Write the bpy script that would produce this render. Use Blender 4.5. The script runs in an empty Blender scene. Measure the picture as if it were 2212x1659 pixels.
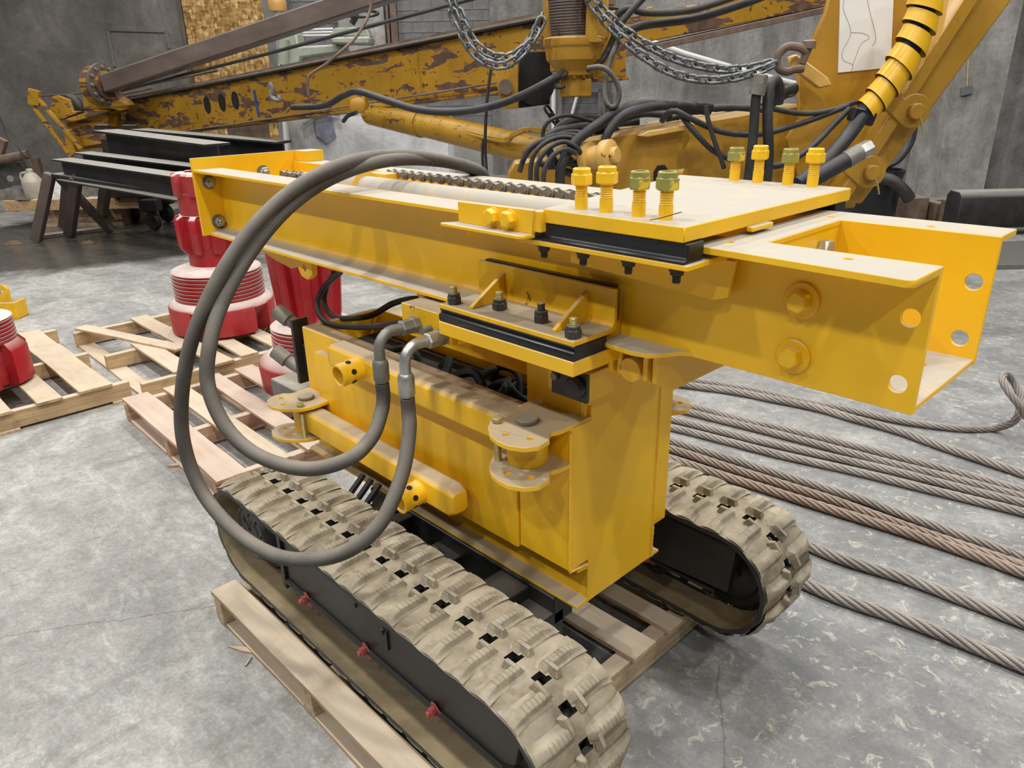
import bpy, bmesh, math, random
from math import sin, cos, pi, radians, sqrt, atan2
from mathutils import Vector, Matrix, noise
from mathutils.geometry import tessellate_polygon
random.seed(7)
sc = bpy.context.scene
COL = sc.collection
# ---------------------------------------------------------------- camera
CAM = Vector((0.351, -1.275, 1.787))
AX_R = Vector((0.69930741, 0.71455435, -0.01952525))
AX_D = Vector((0.25432515, -0.2742403, -0.92742168))
AX_F = Vector((-0.6680478, 0.64358709, -0.37350742))
FPX = 1603.03
cd = bpy.data.cameras.new('camera'); cam = bpy.data.objects.new('camera', cd); COL.objects.link(cam)
cd.sensor_fit = 'HORIZONTAL'; cd.sensor_width = 36.0; cd.lens = FPX / 2212 * 36.0
cd.clip_start = 0.02; cd.clip_end = 200
m = Matrix.Identity(4)
for i in range(3):
    m[i][0] = AX_R[i]; m[i][1] = -AX_D[i]; m[i][2] = -AX_F[i]; m[i][3] = CAM[i]
cam.matrix_world = m
sc.camera = cam
# ---------------------------------------------------------------- light
sc.view_settings.view_transform = 'Standard'; sc.view_settings.look = 'None'
sc.view_settings.gamma = 1.0; sc.view_settings.use_curve_mapping = False
sc.view_settings.exposure = 0.08
wd = bpy.data.worlds.new('hall_air'); sc.world = wd; wd.use_nodes = True
wd.node_tree.nodes['Background'].inputs[0].default_value = (0.97, 0.98, 1.0, 1)
wd.node_tree.nodes['Background'].inputs[1].default_value = 0.06
def lamp(x, y, z=8.0, power=150):
    ld = bpy.data.lights.new('high_bay_lamp', 'AREA'); ld.shape = 'DISK'; ld.size = 0.36
    ld.energy = power; ld.color = (1.0, 0.98, 0.945)
    o = bpy.data.objects.new('high_bay_lamp', ld); COL.objects.link(o); o.location = (x, y, z)
for iy, ly in enumerate((-5.9, -1.45, 3.0, 7.4)):
    for lx in (5.8, 1.5, -2.85, -7.2, -11.5):
        lamp(lx, ly, 8.0, 170 if iy == 0 else (185 if iy == 1 else 155))

# ---------------------------------------------------------------- pixel -> place helpers
def ray(u, v):
    return AX_R * ((u - 1106) / FPX) + AX_D * ((v - 829.5) / FPX) + AX_F
def at(u, v, ax, val):                       # point of the ray on the plane x / y / z = val
    r = ray(u, v); s = (val - CAM[ax]) / r[ax]; return CAM + r * s
FH = Vector((AX_F.x, AX_F.y, 0)).normalized(); RH = Vector((FH.y, -FH.x, 0))
def bq(u, v, q):                             # point on the upright plane q metres ahead of the camera
    r = ray(u, v); return CAM + r * (q / r.dot(FH))
def B(p, q, z):                              # hall coordinates: p to the right, q ahead, z up
    return Vector((CAM.x, CAM.y, 0)) + RH * p + FH * q + Vector((0, 0, z))
HALL = Matrix(((RH.x, FH.x, 0, CAM.x), (RH.y, FH.y, 0, CAM.y), (0, 0, 1, 0), (0, 0, 0, 1)))
def pqz(P):
    d = P - Vector((CAM.x, CAM.y, 0)); return (d.dot(RH), d.dot(FH), P.z)

# ---------------------------------------------------------------- mesh builder
def frame(d):
    d = d.normalized(); a = Vector((0, 0, 1)) if abs(d.z) < 0.9 else Vector((1, 0, 0))
    u = a.cross(d).normalized(); return u, d.cross(u).normalized(), d
class MB:
    def __init__(s): s.v = []; s.f = []; s.uv = {}
    def add(s, vs, fs):
        o = len(s.v); s.v += [Vector(p) for p in vs]; s.f += [tuple(i + o for i in f) for f in fs]; return s
    def box(s, x0, x1, y0, y1, z0, z1, M=None):
        x0, x1 = min(x0, x1), max(x0, x1); y0, y1 = min(y0, y1), max(y0, y1); z0, z1 = min(z0, z1), max(z0, z1)
        vs = [Vector((x, y, z)) for x in (x0, x1) for y in (y0, y1) for z in (z0, z1)]
        if M is not None: vs = [M @ p for p in vs]
        return s.add(vs, [(0,1,3,2),(4,6,7,5),(0,4,5,1),(2,3,7,6),(0,2,6,4),(1,5,7,3)])
    def bar(s, a, b, w, h, up=(0,0,1)):       # box along a->b, w across, h along up
        a = Vector(a); b = Vector(b); d = (b - a).normalized(); up = Vector(up)
        n = d.cross(up).normalized(); k = n.cross(d).normalized()
        vs = [c + n * (sx * w / 2) + k * (sz * h / 2) for c in (a, b) for sx in (-1, 1) for sz in (-1, 1)]
        return s.add(vs, [(0,1,3,2),(4,6,7,5),(0,4,5,1),(2,3,7,6),(0,2,6,4),(1,5,7,3)])
    def prism(s, poly, o, u, v, n, t, holes=()):   # poly in (u,v), thickness t along n
        o, u, v, n = Vector(o), Vector(u), Vector(v), Vector(n)
        loops = [list(poly)] + [list(h) for h in holes]
        pts = [o + u * a + v * b for lp in loops for a, b in lp]; N = len(pts)
        tris = tessellate_polygon([[Vector((a, b, 0)) for a, b in lp] for lp in loops])
        fl = u.cross(v).dot(n) < 0
        vs = pts + [p + n * t for p in pts]; fs = []
        flat = [Vector((a, b, 0)) for lp in loops for a, b in lp]
        for t3 in tris:
            a, b, c = t3
            ccw = (flat[b] - flat[a]).cross(flat[c] - flat[a]).z > 0
            if not ccw: a, b, c = a, c, b
            if fl: a, b, c = a, c, b
            fs.append((a, c, b)); fs.append((a + N, b + N, c + N))
        k = 0
        for li, lp in enumerate(loops):
            L = len(lp); area = sum(lp[i][0] * lp[(i + 1) % L][1] - lp[(i + 1) % L][0] * lp[i][1] for i in range(L))
            pos = (area > 0) != fl
            if li: pos = not pos if area > 0 else pos
            if li: pos = ((area > 0) == fl)
            for i in range(L):
                a, b = k + i, k + (i + 1) % L
                fs.append((a, b, b + N, a + N) if pos else (b, a, a + N, b + N))
            k += L
        return s.add(vs, fs)
    def lathe(s, prof, o, d=(0, 0, 1), n=24, cap=True, rfun=None):   # prof: (radius, height)
        o = Vector(o); u, v, d = frame(Vector(d)); vs = []; fs = []
        for j, (r, h) in enumerate(prof):
            for i in range(n):
                a = 2 * pi * i / n; rr = r if rfun is None else rfun(r, h, a)
                vs.append(o + u * (rr * cos(a)) + v * (rr * sin(a)) + d * h)
        for j in range(len(prof) - 1):
            for i in range(n):
                k = (i + 1) % n; fs.append((j * n + i, j * n + k, (j + 1) * n + k, (j + 1) * n + i))
        if cap:
            fs.append(tuple(range(n))[::-1]); fs.append(tuple((len(prof) - 1) * n + i for i in range(n)))
        return s.add(vs, fs)
    def cyl(s, a, b, r, r1=None, n=16, cap=True):
        a, b = Vector(a), Vector(b); return s.lathe([(r, 0), (r if r1 is None else r1, (b - a).length)], a, b - a, n, cap)
    def ring(s, a, b, ro, ri, n=20):          # hollow pipe
        a, b = Vector(a), Vector(b); L = (b - a).length
        return s.lathe([(ri, 0), (ro, 0), (ro, L), (ri, L), (ri, 0)], a, b - a, n, False)
    def hexa(s, a, b, af):                    # hexagon head with a turned chamfer on the b side
        a, b = Vector(a), Vector(b); r = af / 2 / cos(pi / 6); L = (b - a).length
        return s.lathe([(r, 0), (r, L * .86), (r * .86, L)], a, b - a, 6, True)
    def tube(s, pts, r, n=8, cap=True, twist=0):
        pts = [Vector(p) for p in pts]; L = len(pts)
        t0 = (pts[1] - pts[0]).normalized(); u, v, _ = frame(t0); vs = []; o = len(s.v); acc = 0
        dist = [0]
        for i in range(L):
            t = (pts[min(i + 1, L - 1)] - pts[max(i - 1, 0)]).normalized()
            q = t0.rotation_difference(t); u = q @ u; u = (u - t * u.dot(t)).normalized(); w = t.cross(u); t0 = t
            rr = r[i] if isinstance(r, (list, tuple)) else r
            if i: dist.append(dist[-1] + (pts[i] - pts[i - 1]).length)
            for k in range(n):
                a = 2 * pi * k / n; vs.append(pts[i] + u * (rr * cos(a)) + w * (rr * sin(a)))
        fs = []; fb = len(s.f)
        for i in range(L - 1):
            for k in range(n):
                k2 = (k + 1) % n; fs.append((i * n + k, i * n + k2, (i + 1) * n + k2, (i + 1) * n + k))
                s.uv[fb + len(fs) - 1] = [(k / n, dist[i]), ((k + 1) / n, dist[i]), ((k + 1) / n, dist[i + 1]), (k / n, dist[i + 1])]
        if cap: fs.append(tuple(range(n))[::-1]); fs.append(tuple((L - 1) * n + k for k in range(n)))
        return s.add(vs, fs)
    def mesh(s, name, mat=None, bevel=0, smooth=True, ang=35, seg=1):
        me = bpy.data.meshes.new(name); me.from_pydata([tuple(p) for p in s.v], [], s.f)
        if s.uv:
            ul = me.uv_layers.new(name='UVMap')
            for pi_, uvs in s.uv.items():
                p = me.polygons[pi_]
                for li, c in zip(p.loop_indices, uvs): ul.data[li].uv = c
        if bevel:
            bm = bmesh.new(); bm.from_mesh(me)
            es = [e for e in bm.edges if len(e.link_faces) == 2 and e.calc_face_angle(0) > radians(40)]
            bmesh.ops.bevel(bm, geom=es, offset=bevel, segments=seg, affect='EDGES', clamp_overlap=True, profile=.6)
            bm.to_mesh(me); bm.free()
        if smooth:
            me.polygons.foreach_set('use_smooth', [True] * len(me.polygons)); me.set_sharp_from_angle(angle=radians(ang))
        if mat: me.materials.append(mat)
        me.update(); return me
    def build(s, name, mat, parent=None, bevel=0, label=None, smooth=True, ang=35, seg=1, kind=None):
        return put(name, s.mesh(name, mat, bevel, smooth, ang, seg), parent, None, label, kind)
def put(name, me, parent=None, M=None, label=None, kind=None):
    o = bpy.data.objects.new(name, me); COL.objects.link(o)
    if parent is not None:
        o.parent = parent
        if parent.type == 'EMPTY': o.matrix_parent_inverse = parent.matrix_basis.inverted()
        else: o.matrix_parent_inverse = WORLD.get(parent.name, Matrix.Identity(4)).inverted()
    if M is not None: o.matrix_basis = M; WORLD[o.name] = M
    if label: o['label'] = label
    if kind: o['kind'] = kind
    return o
WORLD = {}
def thing(name, label, cat, loc, group=None):
    o = bpy.data.objects.new(name, None); COL.objects.link(o); o.empty_display_size = .1
    o.matrix_basis = Matrix.Translation(Vector(loc)); o['label'] = label; o['category'] = cat
    if group: o['group'] = group
    return o
def tag(o, label, cat, group=None):
    o['label'] = label; o['category'] = cat
    if group: o['group'] = group
    return o
def struct(o): o['kind'] = 'structure'; return o
def spline(pts, n=10):                        # Catmull-Rom through 3-D points
    P = [Vector(p) for p in pts]; P = [P[0] * 2 - P[1]] + P + [P[-1] * 2 - P[-2]]; out = []
    for i in range(1, len(P) - 2):
        p0, p1, p2, p3 = P[i - 1:i + 3]
        for k in range(n):
            t = k / n
            out.append(.5 * ((2 * p1) + (p2 - p0) * t + (2 * p0 - 5 * p1 + 4 * p2 - p3) * t * t + (3 * p1 - p0 - 3 * p2 + p3) * t ** 3))
    out.append(P[-2]); return out
def resample(pts, step):
    out = [pts[0].copy()]; acc = 0.0
    for a, b in zip(pts, pts[1:]):
        L = (b - a).length
        if L < 1e-9: continue
        d = step - acc
        while d <= L:
            out.append(a.lerp(b, d / L)); d += step
        acc = L - (d - step)
    return out
def circ(cx, cy, r, n=20): return [(cx + r * cos(2 * pi * i / n), cy + r * sin(2 * pi * i / n)) for i in range(n)]

# ---------------------------------------------------------------- materials
def S(r, g, b):
    f = lambda c: (c / 255 / 12.92) if c / 255 <= .04045 else ((c / 255 + .055) / 1.055) ** 2.4
    return (f(r), f(g), f(b), 1)
class NT:
    def __init__(s, name):
        s.m = bpy.data.materials.new(name); s.m.use_nodes = True; s.t = s.m.node_tree
        s.b = s.t.nodes['Principled BSDF']
    def n(s, typ, **kw):
        x = s.t.nodes.new(typ)
        for k, v in kw.items():
            if k in x.inputs.keys() if isinstance(k, str) else False: pass
            setattr(x, k, v)
        return x
    def l(s, a, b): s.t.links.new(a, b)
    def coord(s, out='Object', scale=(1, 1, 1), rnd=False, rot=(0, 0, 0)):
        tc = s.n('ShaderNodeTexCoord'); mp = s.n('ShaderNodeMapping'); mp.inputs['Scale'].default_value = scale
        mp.inputs['Rotation'].default_value = rot
        s.l(tc.outputs[out], mp.inputs['Vector'])
        if rnd:
            oi = s.n('ShaderNodeObjectInfo'); mu = s.n('ShaderNodeMath', operation='MULTIPLY'); mu.inputs[1].default_value = 37.0
            s.l(oi.outputs['Random'], mu.inputs[0]); s.l(mu.outputs[0], mp.inputs['Location'])
        return mp.outputs[0]
    def noise(s, co, scale, detail=4, rough=.55, dist=0):
        x = s.n('ShaderNodeTexNoise'); x.inputs['Scale'].default_value = scale; x.inputs['Detail'].default_value = detail
        x.inputs['Roughness'].default_value = rough; x.inputs['Distortion'].default_value = dist
        s.l(co, x.inputs['Vector']); return x.outputs['Fac']
    def ramp(s, fac, stops):
        x = s.n('ShaderNodeValToRGB'); e = x.color_ramp.elements
        while len(e) < len(stops): e.new(.5)
        for i, (p, c) in enumerate(stops):
            e[i].position = p; e[i].color = c if isinstance(c, tuple) else (c, c, c, 1)
        s.l(fac, x.inputs[0]); return x.outputs[0]
    def mix(s, fac, a, b, mode='MIX'):
        x = s.n('ShaderNodeMix', data_type='RGBA', blend_type=mode)
        for i, v in ((0, fac), (6, a), (7, b)):
            if isinstance(v, (int, float)): x.inputs[i].default_value = v if i == 0 else (v, v, v, 1)
            elif isinstance(v, tuple): x.inputs[i].default_value = v
            else: s.l(v, x.inputs[i])
        return x.outputs[2]
    def math(s, op, a, b=None, clamp=False):
        x = s.n('ShaderNodeMath', operation=op); x.use_clamp = clamp
        for i, v in ((0, a), (1, b)):
            if v is None: continue
            if isinstance(v, (int, float)): x.inputs[i].default_value = v
            else: s.l(v, x.inputs[i])
        return x.outputs[0]
    def upness(s, lo=.55, hi=.95):
        g = s.n('ShaderNodeNewGeometry'); sp = s.n('ShaderNodeSeparateXYZ'); s.l(g.outputs['Normal'], sp.inputs[0])
        x = s.n('ShaderNodeMapRange'); x.inputs[1].default_value = lo; x.inputs[2].default_value = hi
        s.l(sp.outputs[2], x.inputs[0]); return x.outputs[0]
    def bump(s, h, strength, dist=.01, prev=None):
        x = s.n('ShaderNodeBump'); x.inputs['Strength'].default_value = strength; x.inputs['Distance'].default_value = dist
        s.l(h, x.inputs['Height'])
        if prev: s.l(prev, x.inputs['Normal'])
        s.l(x.outputs[0], s.b.inputs['Normal']); return x.outputs[0]
    def out(s, col=None, rough=None, metal=0, spec=.5):
        for nm, v in (('Base Color', col), ('Roughness', rough)):
            if v is None: continue
            if isinstance(v, (int, float, tuple)): s.b.inputs[nm].default_value = v
            else: s.l(v, s.b.inputs[nm])
        s.b.inputs['Metallic'].default_value = metal; s.b.inputs['Specular IOR Level'].default_value = spec
        return s.m
def plain(name, col, rough=.5, metal=0, var=.25, scale=9, bump=.1, bscale=60, dust=None, dustcol=S(190,184,170), rnd=False, chips=None, chipcol=S(70,52,40), chipscale=5, spec=.5, stretch=(1,1,1)):
    t = NT(name); co = t.coord(rnd=rnd, scale=stretch)
    f = t.noise(co, scale, 5, .6)
    dk = tuple(c * (1 - var) for c in col[:3]) + (1,); lt = tuple(min(1, c * (1 + var * .8)) for c in col[:3]) + (1,)
    c = t.ramp(f, [(.3, dk), (.7, lt)])
    r = t.math('ADD', t.math('MULTIPLY', f, .25), rough - .12)
    if chips is not None:
        k = t.noise(co, chipscale, 9, .62); kf = t.ramp(k, [(chips, 0.0), (chips + .015, 1.0)])
        c = t.mix(kf, c, chipcol)
    if dust:
        lo, hi, amt, side = dust
        n2 = t.noise(co, 13, 7, .65); up = t.upness(lo, hi)
        d = t.math('MULTIPLY', up, t.ramp(n2, [(.22, amt * .78), (.5, amt)]))
        sd = t.ramp(t.noise(co, 3.1, 6, .6), [(.42, 0.0), (.75, side)])
        d = t.math('MAXIMUM', d, sd); c = t.mix(d, c, dustcol)
        r = t.math('MAXIMUM', r, t.math('MULTIPLY', d, .9))
    if bump: t.bump(t.noise(co, bscale, 4, .6), bump, .004)
    return t.out(c, r, metal, spec)
M = {}
YEL = S(245, 191, 22)
M['yellow'] = plain('yellow_paint', YEL, .40, 0, .09, 5, .05, 30, dust=(.55, .90, .93, .05), dustcol=S(162,161,156), chips=.735, chipcol=S(95,70,35), chipscale=9)
M['yellow_low'] = plain('yellow_paint_hull', YEL, .40, 0, .09, 4, .05, 30, dust=(.45, .90, .88, .06), dustcol=S(156,149,136), chips=.73, chipcol=S(95,70,35), chipscale=9)
M['ram'] = plain('dust_coated_yellow_paint', YEL, .5, 0, .09, 5, .05, 30, dust=(-.1, .5, .95, .3), dustcol=S(162,161,156))
M['yellow_clean'] = plain('yellow_paint_bolts', S(246,194,24), .38, 0, .10, 30, .05, 90, dust=(.75, 1.0, .35, .04))
M['yellow_worn'] = plain('yellow_paint_worn', S(232,180,14), .45, 0, .16, 14, .08, 50, dust=(.6, .95, .95, .12), dustcol=S(146,138,122), chips=.66, chipcol=S(88,72,40), chipscale=17)
M['green_nut'] = plain('olive_zinc_paint', S(150,146,72), .45, 0, .22, 22, .05, 80, chips=.56, chipcol=S(226,190,60), chipscale=24)
M['zinc'] = plain('zinc_plated_steel', S(176,176,170), .36, .75, .15, 40, .05, 120)
M['zinc_dull'] = plain('dull_grey_steel', S(128,126,120), .5, .45, .2, 40, .05, 120)
M['zinc_yellow'] = plain('yellow_zinc_steel', S(176,166,110), .42, .5, .2, 40, .05, 120)
M['bolt_dark'] = plain('blackened_bolt_steel', S(62,60,58), .5, .3, .3, 40, .1, 120, dust=(.7,1,.5,.1))
M['black_paint'] = plain('black_enamel', S(30,30,31), .38, 0, .25, 8, .05, 60, dust=(.7,1,.35,.12), dustcol=S(120,116,108))
M['black_plastic'] = plain('black_wear_plastic', S(26,27,30), .34, 0, .25, 40, .12, 80, stretch=(.15,1,1))
M['black_hose'] = plain('black_rubber', S(38,38,40), .55, 0, .3, 20, .1, 120, dust=(.5,1,.35,.15), dustcol=S(120,118,114))
M['dark_void'] = plain('painted_shade_black', S(20,20,19), .7, 0, .3, 12, .1, 60)  # near-black that paints the shade of openings and recesses
M['cap_grey'] = plain('dusty_pipe_fitting', S(118,114,104), .6, .1, .2, 20, .1, 90, dust=(.3,1,.5,.3))
M['red_paint'] = plain('red_paint', S(160,24,32), .42, 0, .12, 6, .06, 40, dust=(.35, .9, .92, .10), dustcol=S(210,202,192))
M['red_bolt'] = plain('red_paint_bolts', S(190,70,72), .55, 0, .2, 40, .1, 90, dust=(.4,1,.45,.3), dustcol=S(190,150,140))
M['steel_black'] = plain('mill_scale_steel', S(40,39,40), .45, .3, .3, 6, .06, 30, dust=(.55,.95,.8,.06), dustcol=S(176,172,164))
M['steel_brown'] = plain('brown_primer_steel', S(96,82,76), .48, .1, .18, 4, .05, 30, dust=(.55,.95,.5,.18), dustcol=S(170,160,150), stretch=(.4,.4,1))
M['steel_rust'] = plain('rusty_steel', S(104,84,70), .75, 0, .4, 8, .2, 50, dust=(.5,.95,.6,.3), dustcol=S(150,142,132))
M['chain'] = plain('galvanized_chain', S(120,122,124), .38, .7, .3, 40, .05, 100)
M['chain_oily'] = plain('oiled_roller_chain', S(118,112,102), .55, .4, .3, 60, .1, 120, dust=(.4,1,.45,.2))
M['paper'] = plain('white_panel', S(226,226,224), .55, 0, .03, 3, .02, 20)
M['wood'] = None
def wood_mat(name, c0, c1, dust=.7, dustcol=S(196,182,164), pink=0.0):
    t = NT(name); co = t.coord(rnd=True, scale=(1, 1, 1)); g = t.coord(rnd=True, scale=(1.4, 26, 26))
    f = t.noise(g, 1.6, 6, .6, .6); c = t.ramp(f, [(.3, c0), (.7, c1)])
    st = t.ramp(t.noise(co, 5, 6, .65), [(.55, 0.0), (.72, .6)]); c = t.mix(st, c, S(92, 78, 62))
    if pink: c = t.mix(t.ramp(t.noise(co, 2.2, 3), [(.45, 0.0), (.65, pink)]), c, S(196, 120, 116))
    d = t.math('MULTIPLY', t.upness(.4, .95), t.ramp(t.noise(co, 7, 6, .65), [(.3, dust * .5), (.65, dust)])); c = t.mix(d, c, dustcol)
    t.bump(f, .35, .004); return t.out(c, .8, 0, .25)
M['wood'] = wood_mat('pallet_wood', S(150,118,84), S(198,166,126))
M['wood_pale'] = wood_mat('pale_pallet_wood', S(168,138,100), S(206,180,140), .85, S(192,182,166))
M['wood_grey'] = wood_mat('weathered_pallet_wood', S(158,134,106), S(208,184,152), .75, S(200,188,170))
M['wood_pink'] = wood_mat('red_stained_pallet_wood', S(160,122,96), S(204,172,146), .88, S(190,178,164), .15)

def floor_mat():
    t = NT('worn_concrete_floor'); co = t.coord()
    big = t.noise(co, .55, 5, .6, .4); mid = t.noise(co, 2.6, 8, .68, 1.2); fine = t.noise(co, 22, 8, .7); st = t.noise(t.coord(scale=(1, 3.2, 1), rot=(0,0,.5)), 3.0, 8, .7, .8)
    c = t.ramp(mid, [(.28, S(120,119,117)), (.5, S(160,159,155)), (.72, S(196,195,190))])
    c = t.mix(t.ramp(big, [(.36, .55), (.62, 0.0)]), c, S(126, 125, 124))
    c = t.mix(t.ramp(st, [(.50, 0.0), (.72, .5)]), c, S(203, 204, 202))
    c = t.mix(t.ramp(t.noise(t.coord(scale=(2.6, 1, 1), rot=(0,0,-.35)), 3.3, 7, .66, .6), [(.53, 0.0), (.70, .55)]), c, S(112, 108, 104))
    c = t.mix(t.ramp(fine, [(.35, .5), (.58, 0.0)]), c, S(112, 110, 107))
    grit = t.noise(co, 75, 8, .75); c = t.mix(t.ramp(grit, [(.38, .22), (.52, 0.0)]), c, S(100, 97, 93)); c = t.mix(t.ramp(grit, [(.52, 0.0), (.68, .28)]), c, S(214, 212, 206))
    # pale paint / dust flecks, strongest to the right of the machine
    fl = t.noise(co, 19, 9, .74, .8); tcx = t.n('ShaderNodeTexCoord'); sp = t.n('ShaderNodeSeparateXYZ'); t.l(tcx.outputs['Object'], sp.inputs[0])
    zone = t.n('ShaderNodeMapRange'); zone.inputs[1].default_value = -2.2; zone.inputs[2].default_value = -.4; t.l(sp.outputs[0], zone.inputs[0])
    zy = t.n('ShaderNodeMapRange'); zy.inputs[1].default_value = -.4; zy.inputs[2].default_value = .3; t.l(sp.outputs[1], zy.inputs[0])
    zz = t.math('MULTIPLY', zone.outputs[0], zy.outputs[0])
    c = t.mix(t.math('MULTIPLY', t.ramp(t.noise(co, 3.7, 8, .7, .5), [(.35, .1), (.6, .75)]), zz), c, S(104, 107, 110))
    fk = t.ramp(fl, [(.565, 0.0), (.60, 1.0)]); c = t.mix(t.math('MULTIPLY', fk, t.math('ADD', t.math('MULTIPLY', zz, .42), .05)), c, S(208, 203, 184))
    # thin cracks
    def crack(x0, y0, x1, y1, w, s0, s1):
        L_ = sqrt((x1 - x0) ** 2 + (y1 - y0) ** 2); nx, ny = -(y1 - y0) / L_, (x1 - x0) / L_; tx, ty = (x1 - x0) / L_, (y1 - y0) / L_
        dn = t.math('ADD', t.math('ADD', t.math('MULTIPLY', sp.outputs[0], nx), t.math('MULTIPLY', sp.outputs[1], ny)), -(x0 * nx + y0 * ny))
        al = t.math('ADD', t.math('ADD', t.math('MULTIPLY', sp.outputs[0], tx), t.math('MULTIPLY', sp.outputs[1], ty)), -(x0 * tx + y0 * ty))
        nz = t.math('MULTIPLY', t.math('SUBTRACT', t.noise(co, 4.0, 9, .7), .5), .11)
        d = t.math('ABSOLUTE', t.math('ADD', dn, nz)); on = t.math('MULTIPLY', t.math('GREATER_THAN', al, s0), t.math('LESS_THAN', al, s1))
        return t.math('MULTIPLY', t.ramp(d, [(0.0, .75), (w, 0.0)]), on)
    cr = t.math('MAXIMUM', crack(-2.46, -1.12, -2.06, -.5, .0035, -3, 1.3), crack(-.46, .37, -.38, .25, .003, -.2, .35)); c = t.mix(cr, c, S(84, 80, 74))
    # damp, oily patch under the steel stock
    mp = t.n('ShaderNodeMapping'); mp.inputs['Location'].default_value = (10.6, -2.4, 0); t.l(tcx.outputs['Object'], mp.inputs['Vector'])
    sc2 = t.n('ShaderNodeMapping'); sc2.inputs['Scale'].default_value = (.42, .26, 1); t.l(mp.outputs[0], sc2.inputs['Vector'])
    ln = t.n('ShaderNodeVectorMath', operation='LENGTH'); t.l(sc2.outputs[0], ln.inputs[0])
    wet = t.ramp(t.math('ADD', ln.outputs['Value'], t.math('MULTIPLY', t.math('SUBTRACT', big, .5), .9)), [(.80, 1.0), (.96, 0.0)])
    c = t.mix(t.math('MULTIPLY', wet, .82), c, S(52, 47, 42))
    r = t.mix(wet, t.ramp(mid, [(.3, .5), (.7, .72)]), .16)
    t.bump(t.math('ADD', t.math('ADD', fine, t.math('MULTIPLY', mid, .6)), t.math('MULTIPLY', grit, .5)), .35, .004)
    return t.out(c, r, 0, .35)
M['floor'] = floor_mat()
def conc(name, a, b, c_, streak=.4, scale=1.3):
    t = NT(name); co = t.coord(); ver = t.coord(scale=(1.5, 1.5, .16))
    n1 = t.noise(co, scale, 8, .65, .5); n2 = t.noise(ver, 2.2, 6, .65); n3 = t.noise(co, 16, 6, .7)
    c = t.ramp(n1, [(.3, a), (.52, b), (.74, c_)])
    c = t.mix(t.ramp(n2, [(.42, 0.0), (.75, streak)]), c, c_); c = t.mix(t.ramp(n3, [(.32, .4), (.5, 0.0)]), c, a)
    t.bump(t.math('ADD', n3, n1), .5, .02); return t.out(c, .85, 0, .2)
M['wall_dark'] = conc('grey_shotcrete', S(84,80,76), S(106,102,97), S(134,130,124), .3)
M['wall_right'] = conc('board_formed_concrete', S(92,90,88), S(128,126,123), S(172,170,167), .6)
M['column'] = conc('pale_concrete_column', S(110,107,104), S(146,143,139), S(186,183,178), .6, 2.0)
M['block'] = conc('grey_concrete_block', S(104,104,105), S(120,120,121), S(136,136,136), .1, 2.5)
M['mortar'] = conc('pale_mortar', S(140,139,137), S(152,151,149), S(164,163,160), .1, 2.5)
M['white_block'] = conc('whitewashed_concrete', S(176,180,184), S(222,225,228), S(244,245,246), .8, 1.1)
def osb():
    t = NT('oriented_strand_board'); c = None
    a = t.coord(scale=(9, 9, 3.4), rot=(.3, .5, .2)); b = t.coord(scale=(4, 4, 9), rot=(.7, .2, .9))
    def vor(co, s):
        v = t.n('ShaderNodeTexVoronoi'); v.inputs['Scale'].default_value = s; t.l(co, v.inputs['Vector']); x = t.n('ShaderNodeSeparateColor'); t.l(v.outputs['Color'], x.inputs[0]); return x.outputs[0]
    f = t.mix(.5, vor(a, 2.6), vor(b, 2.4))
    c = t.ramp(f, [(.1, S(116,86,48)), (.45, S(160,124,72)), (.75, S(196,160,104)), (.95, S(220,192,140))])
    t.bump(f, .3, .01); return t.out(c, .7, 0, .25)
M['osb'] = osb()
def boom_mat(name, chip=.53, yel=S(172,130,34)):
    t = NT(name); co = t.coord(); st = t.coord(scale=(.5, .5, 2.0))
    c = t.ramp(t.noise(co, 2.5, 6, .6), [(.3, tuple(x * .72 for x in yel[:3]) + (1,)), (.7, yel)])
    n = t.noise(st, 4.4, 10, .62, .4); rim = t.ramp(n, [(chip - .025, 0.0), (chip, 1.0)]); c = t.mix(rim, c, S(176,118,46))
    k = t.ramp(n, [(chip, 0.0), (chip + .012, 1.0)]); c = t.mix(k, c, t.ramp(t.noise(co, 9, 5), [(.3, S(70,52,42)), (.7, S(104,80,64))]))
    n2 = t.noise(co, 14, 8, .65); c = t.mix(t.ramp(n2, [(.61, 0.0), (.63, .9)]), c, S(58, 46, 40))
    r = t.mix(k, .42, .7); t.bump(k, -.3, .004); return t.out(c, r, 0, .4)
M['boom'] = boom_mat('weathered_yellow_boom')
M['boom_light'] = boom_mat('scuffed_yellow_boom', .62, S(180,138,42))
M['rig'] = plain('ochre_machine_paint', S(170,126,32), .42, 0, .12, 2.5, .04, 30, dust=(.5,.95,.45,.06), dustcol=S(190,176,150), chips=.70, chipcol=S(80,64,50), chipscale=6)
M['rig_pale'] = plain('pale_ochre_machine_paint', S(206,164,84), .42, 0, .12, 4, .04, 30, dust=(.5,.95,.4,.1), chips=.66, chipcol=S(78,62,50), chipscale=8)
M['spiral'] = plain('yellow_spiral_guard', S(222,172,24), .32, 0, .08, 6, .02, 30, dust=(.6,1,.2,.04))
M['green_machine'] = plain('pale_green_machine_paint', S(150,156,140), .45, 0, .15, 6, .05, 40, dust=(.5,1,.5,.2))
M['ceramic'] = plain('dirty_white_plastic', S(172,164,148), .5, 0, .2, 9, .05, 40, dust=(.5,1,.3,.2), dustcol=S(140,130,112))
M['cloth'] = plain('grey_white_rag', S(176,176,178), .85, 0, .35, 9, .3, 60)
M['cloth_dark'] = plain('grimy_rag', S(92,86,80), .9, 0, .45, 12, .3, 60)
M['cloth_blue'] = plain('blue_white_rag', S(150,156,172), .85, 0, .4, 7, .3, 60)
M['blue'] = plain('blue_plastic_wrap', S(60,74,128), .4, 0, .3, 9, .05, 40)
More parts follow.
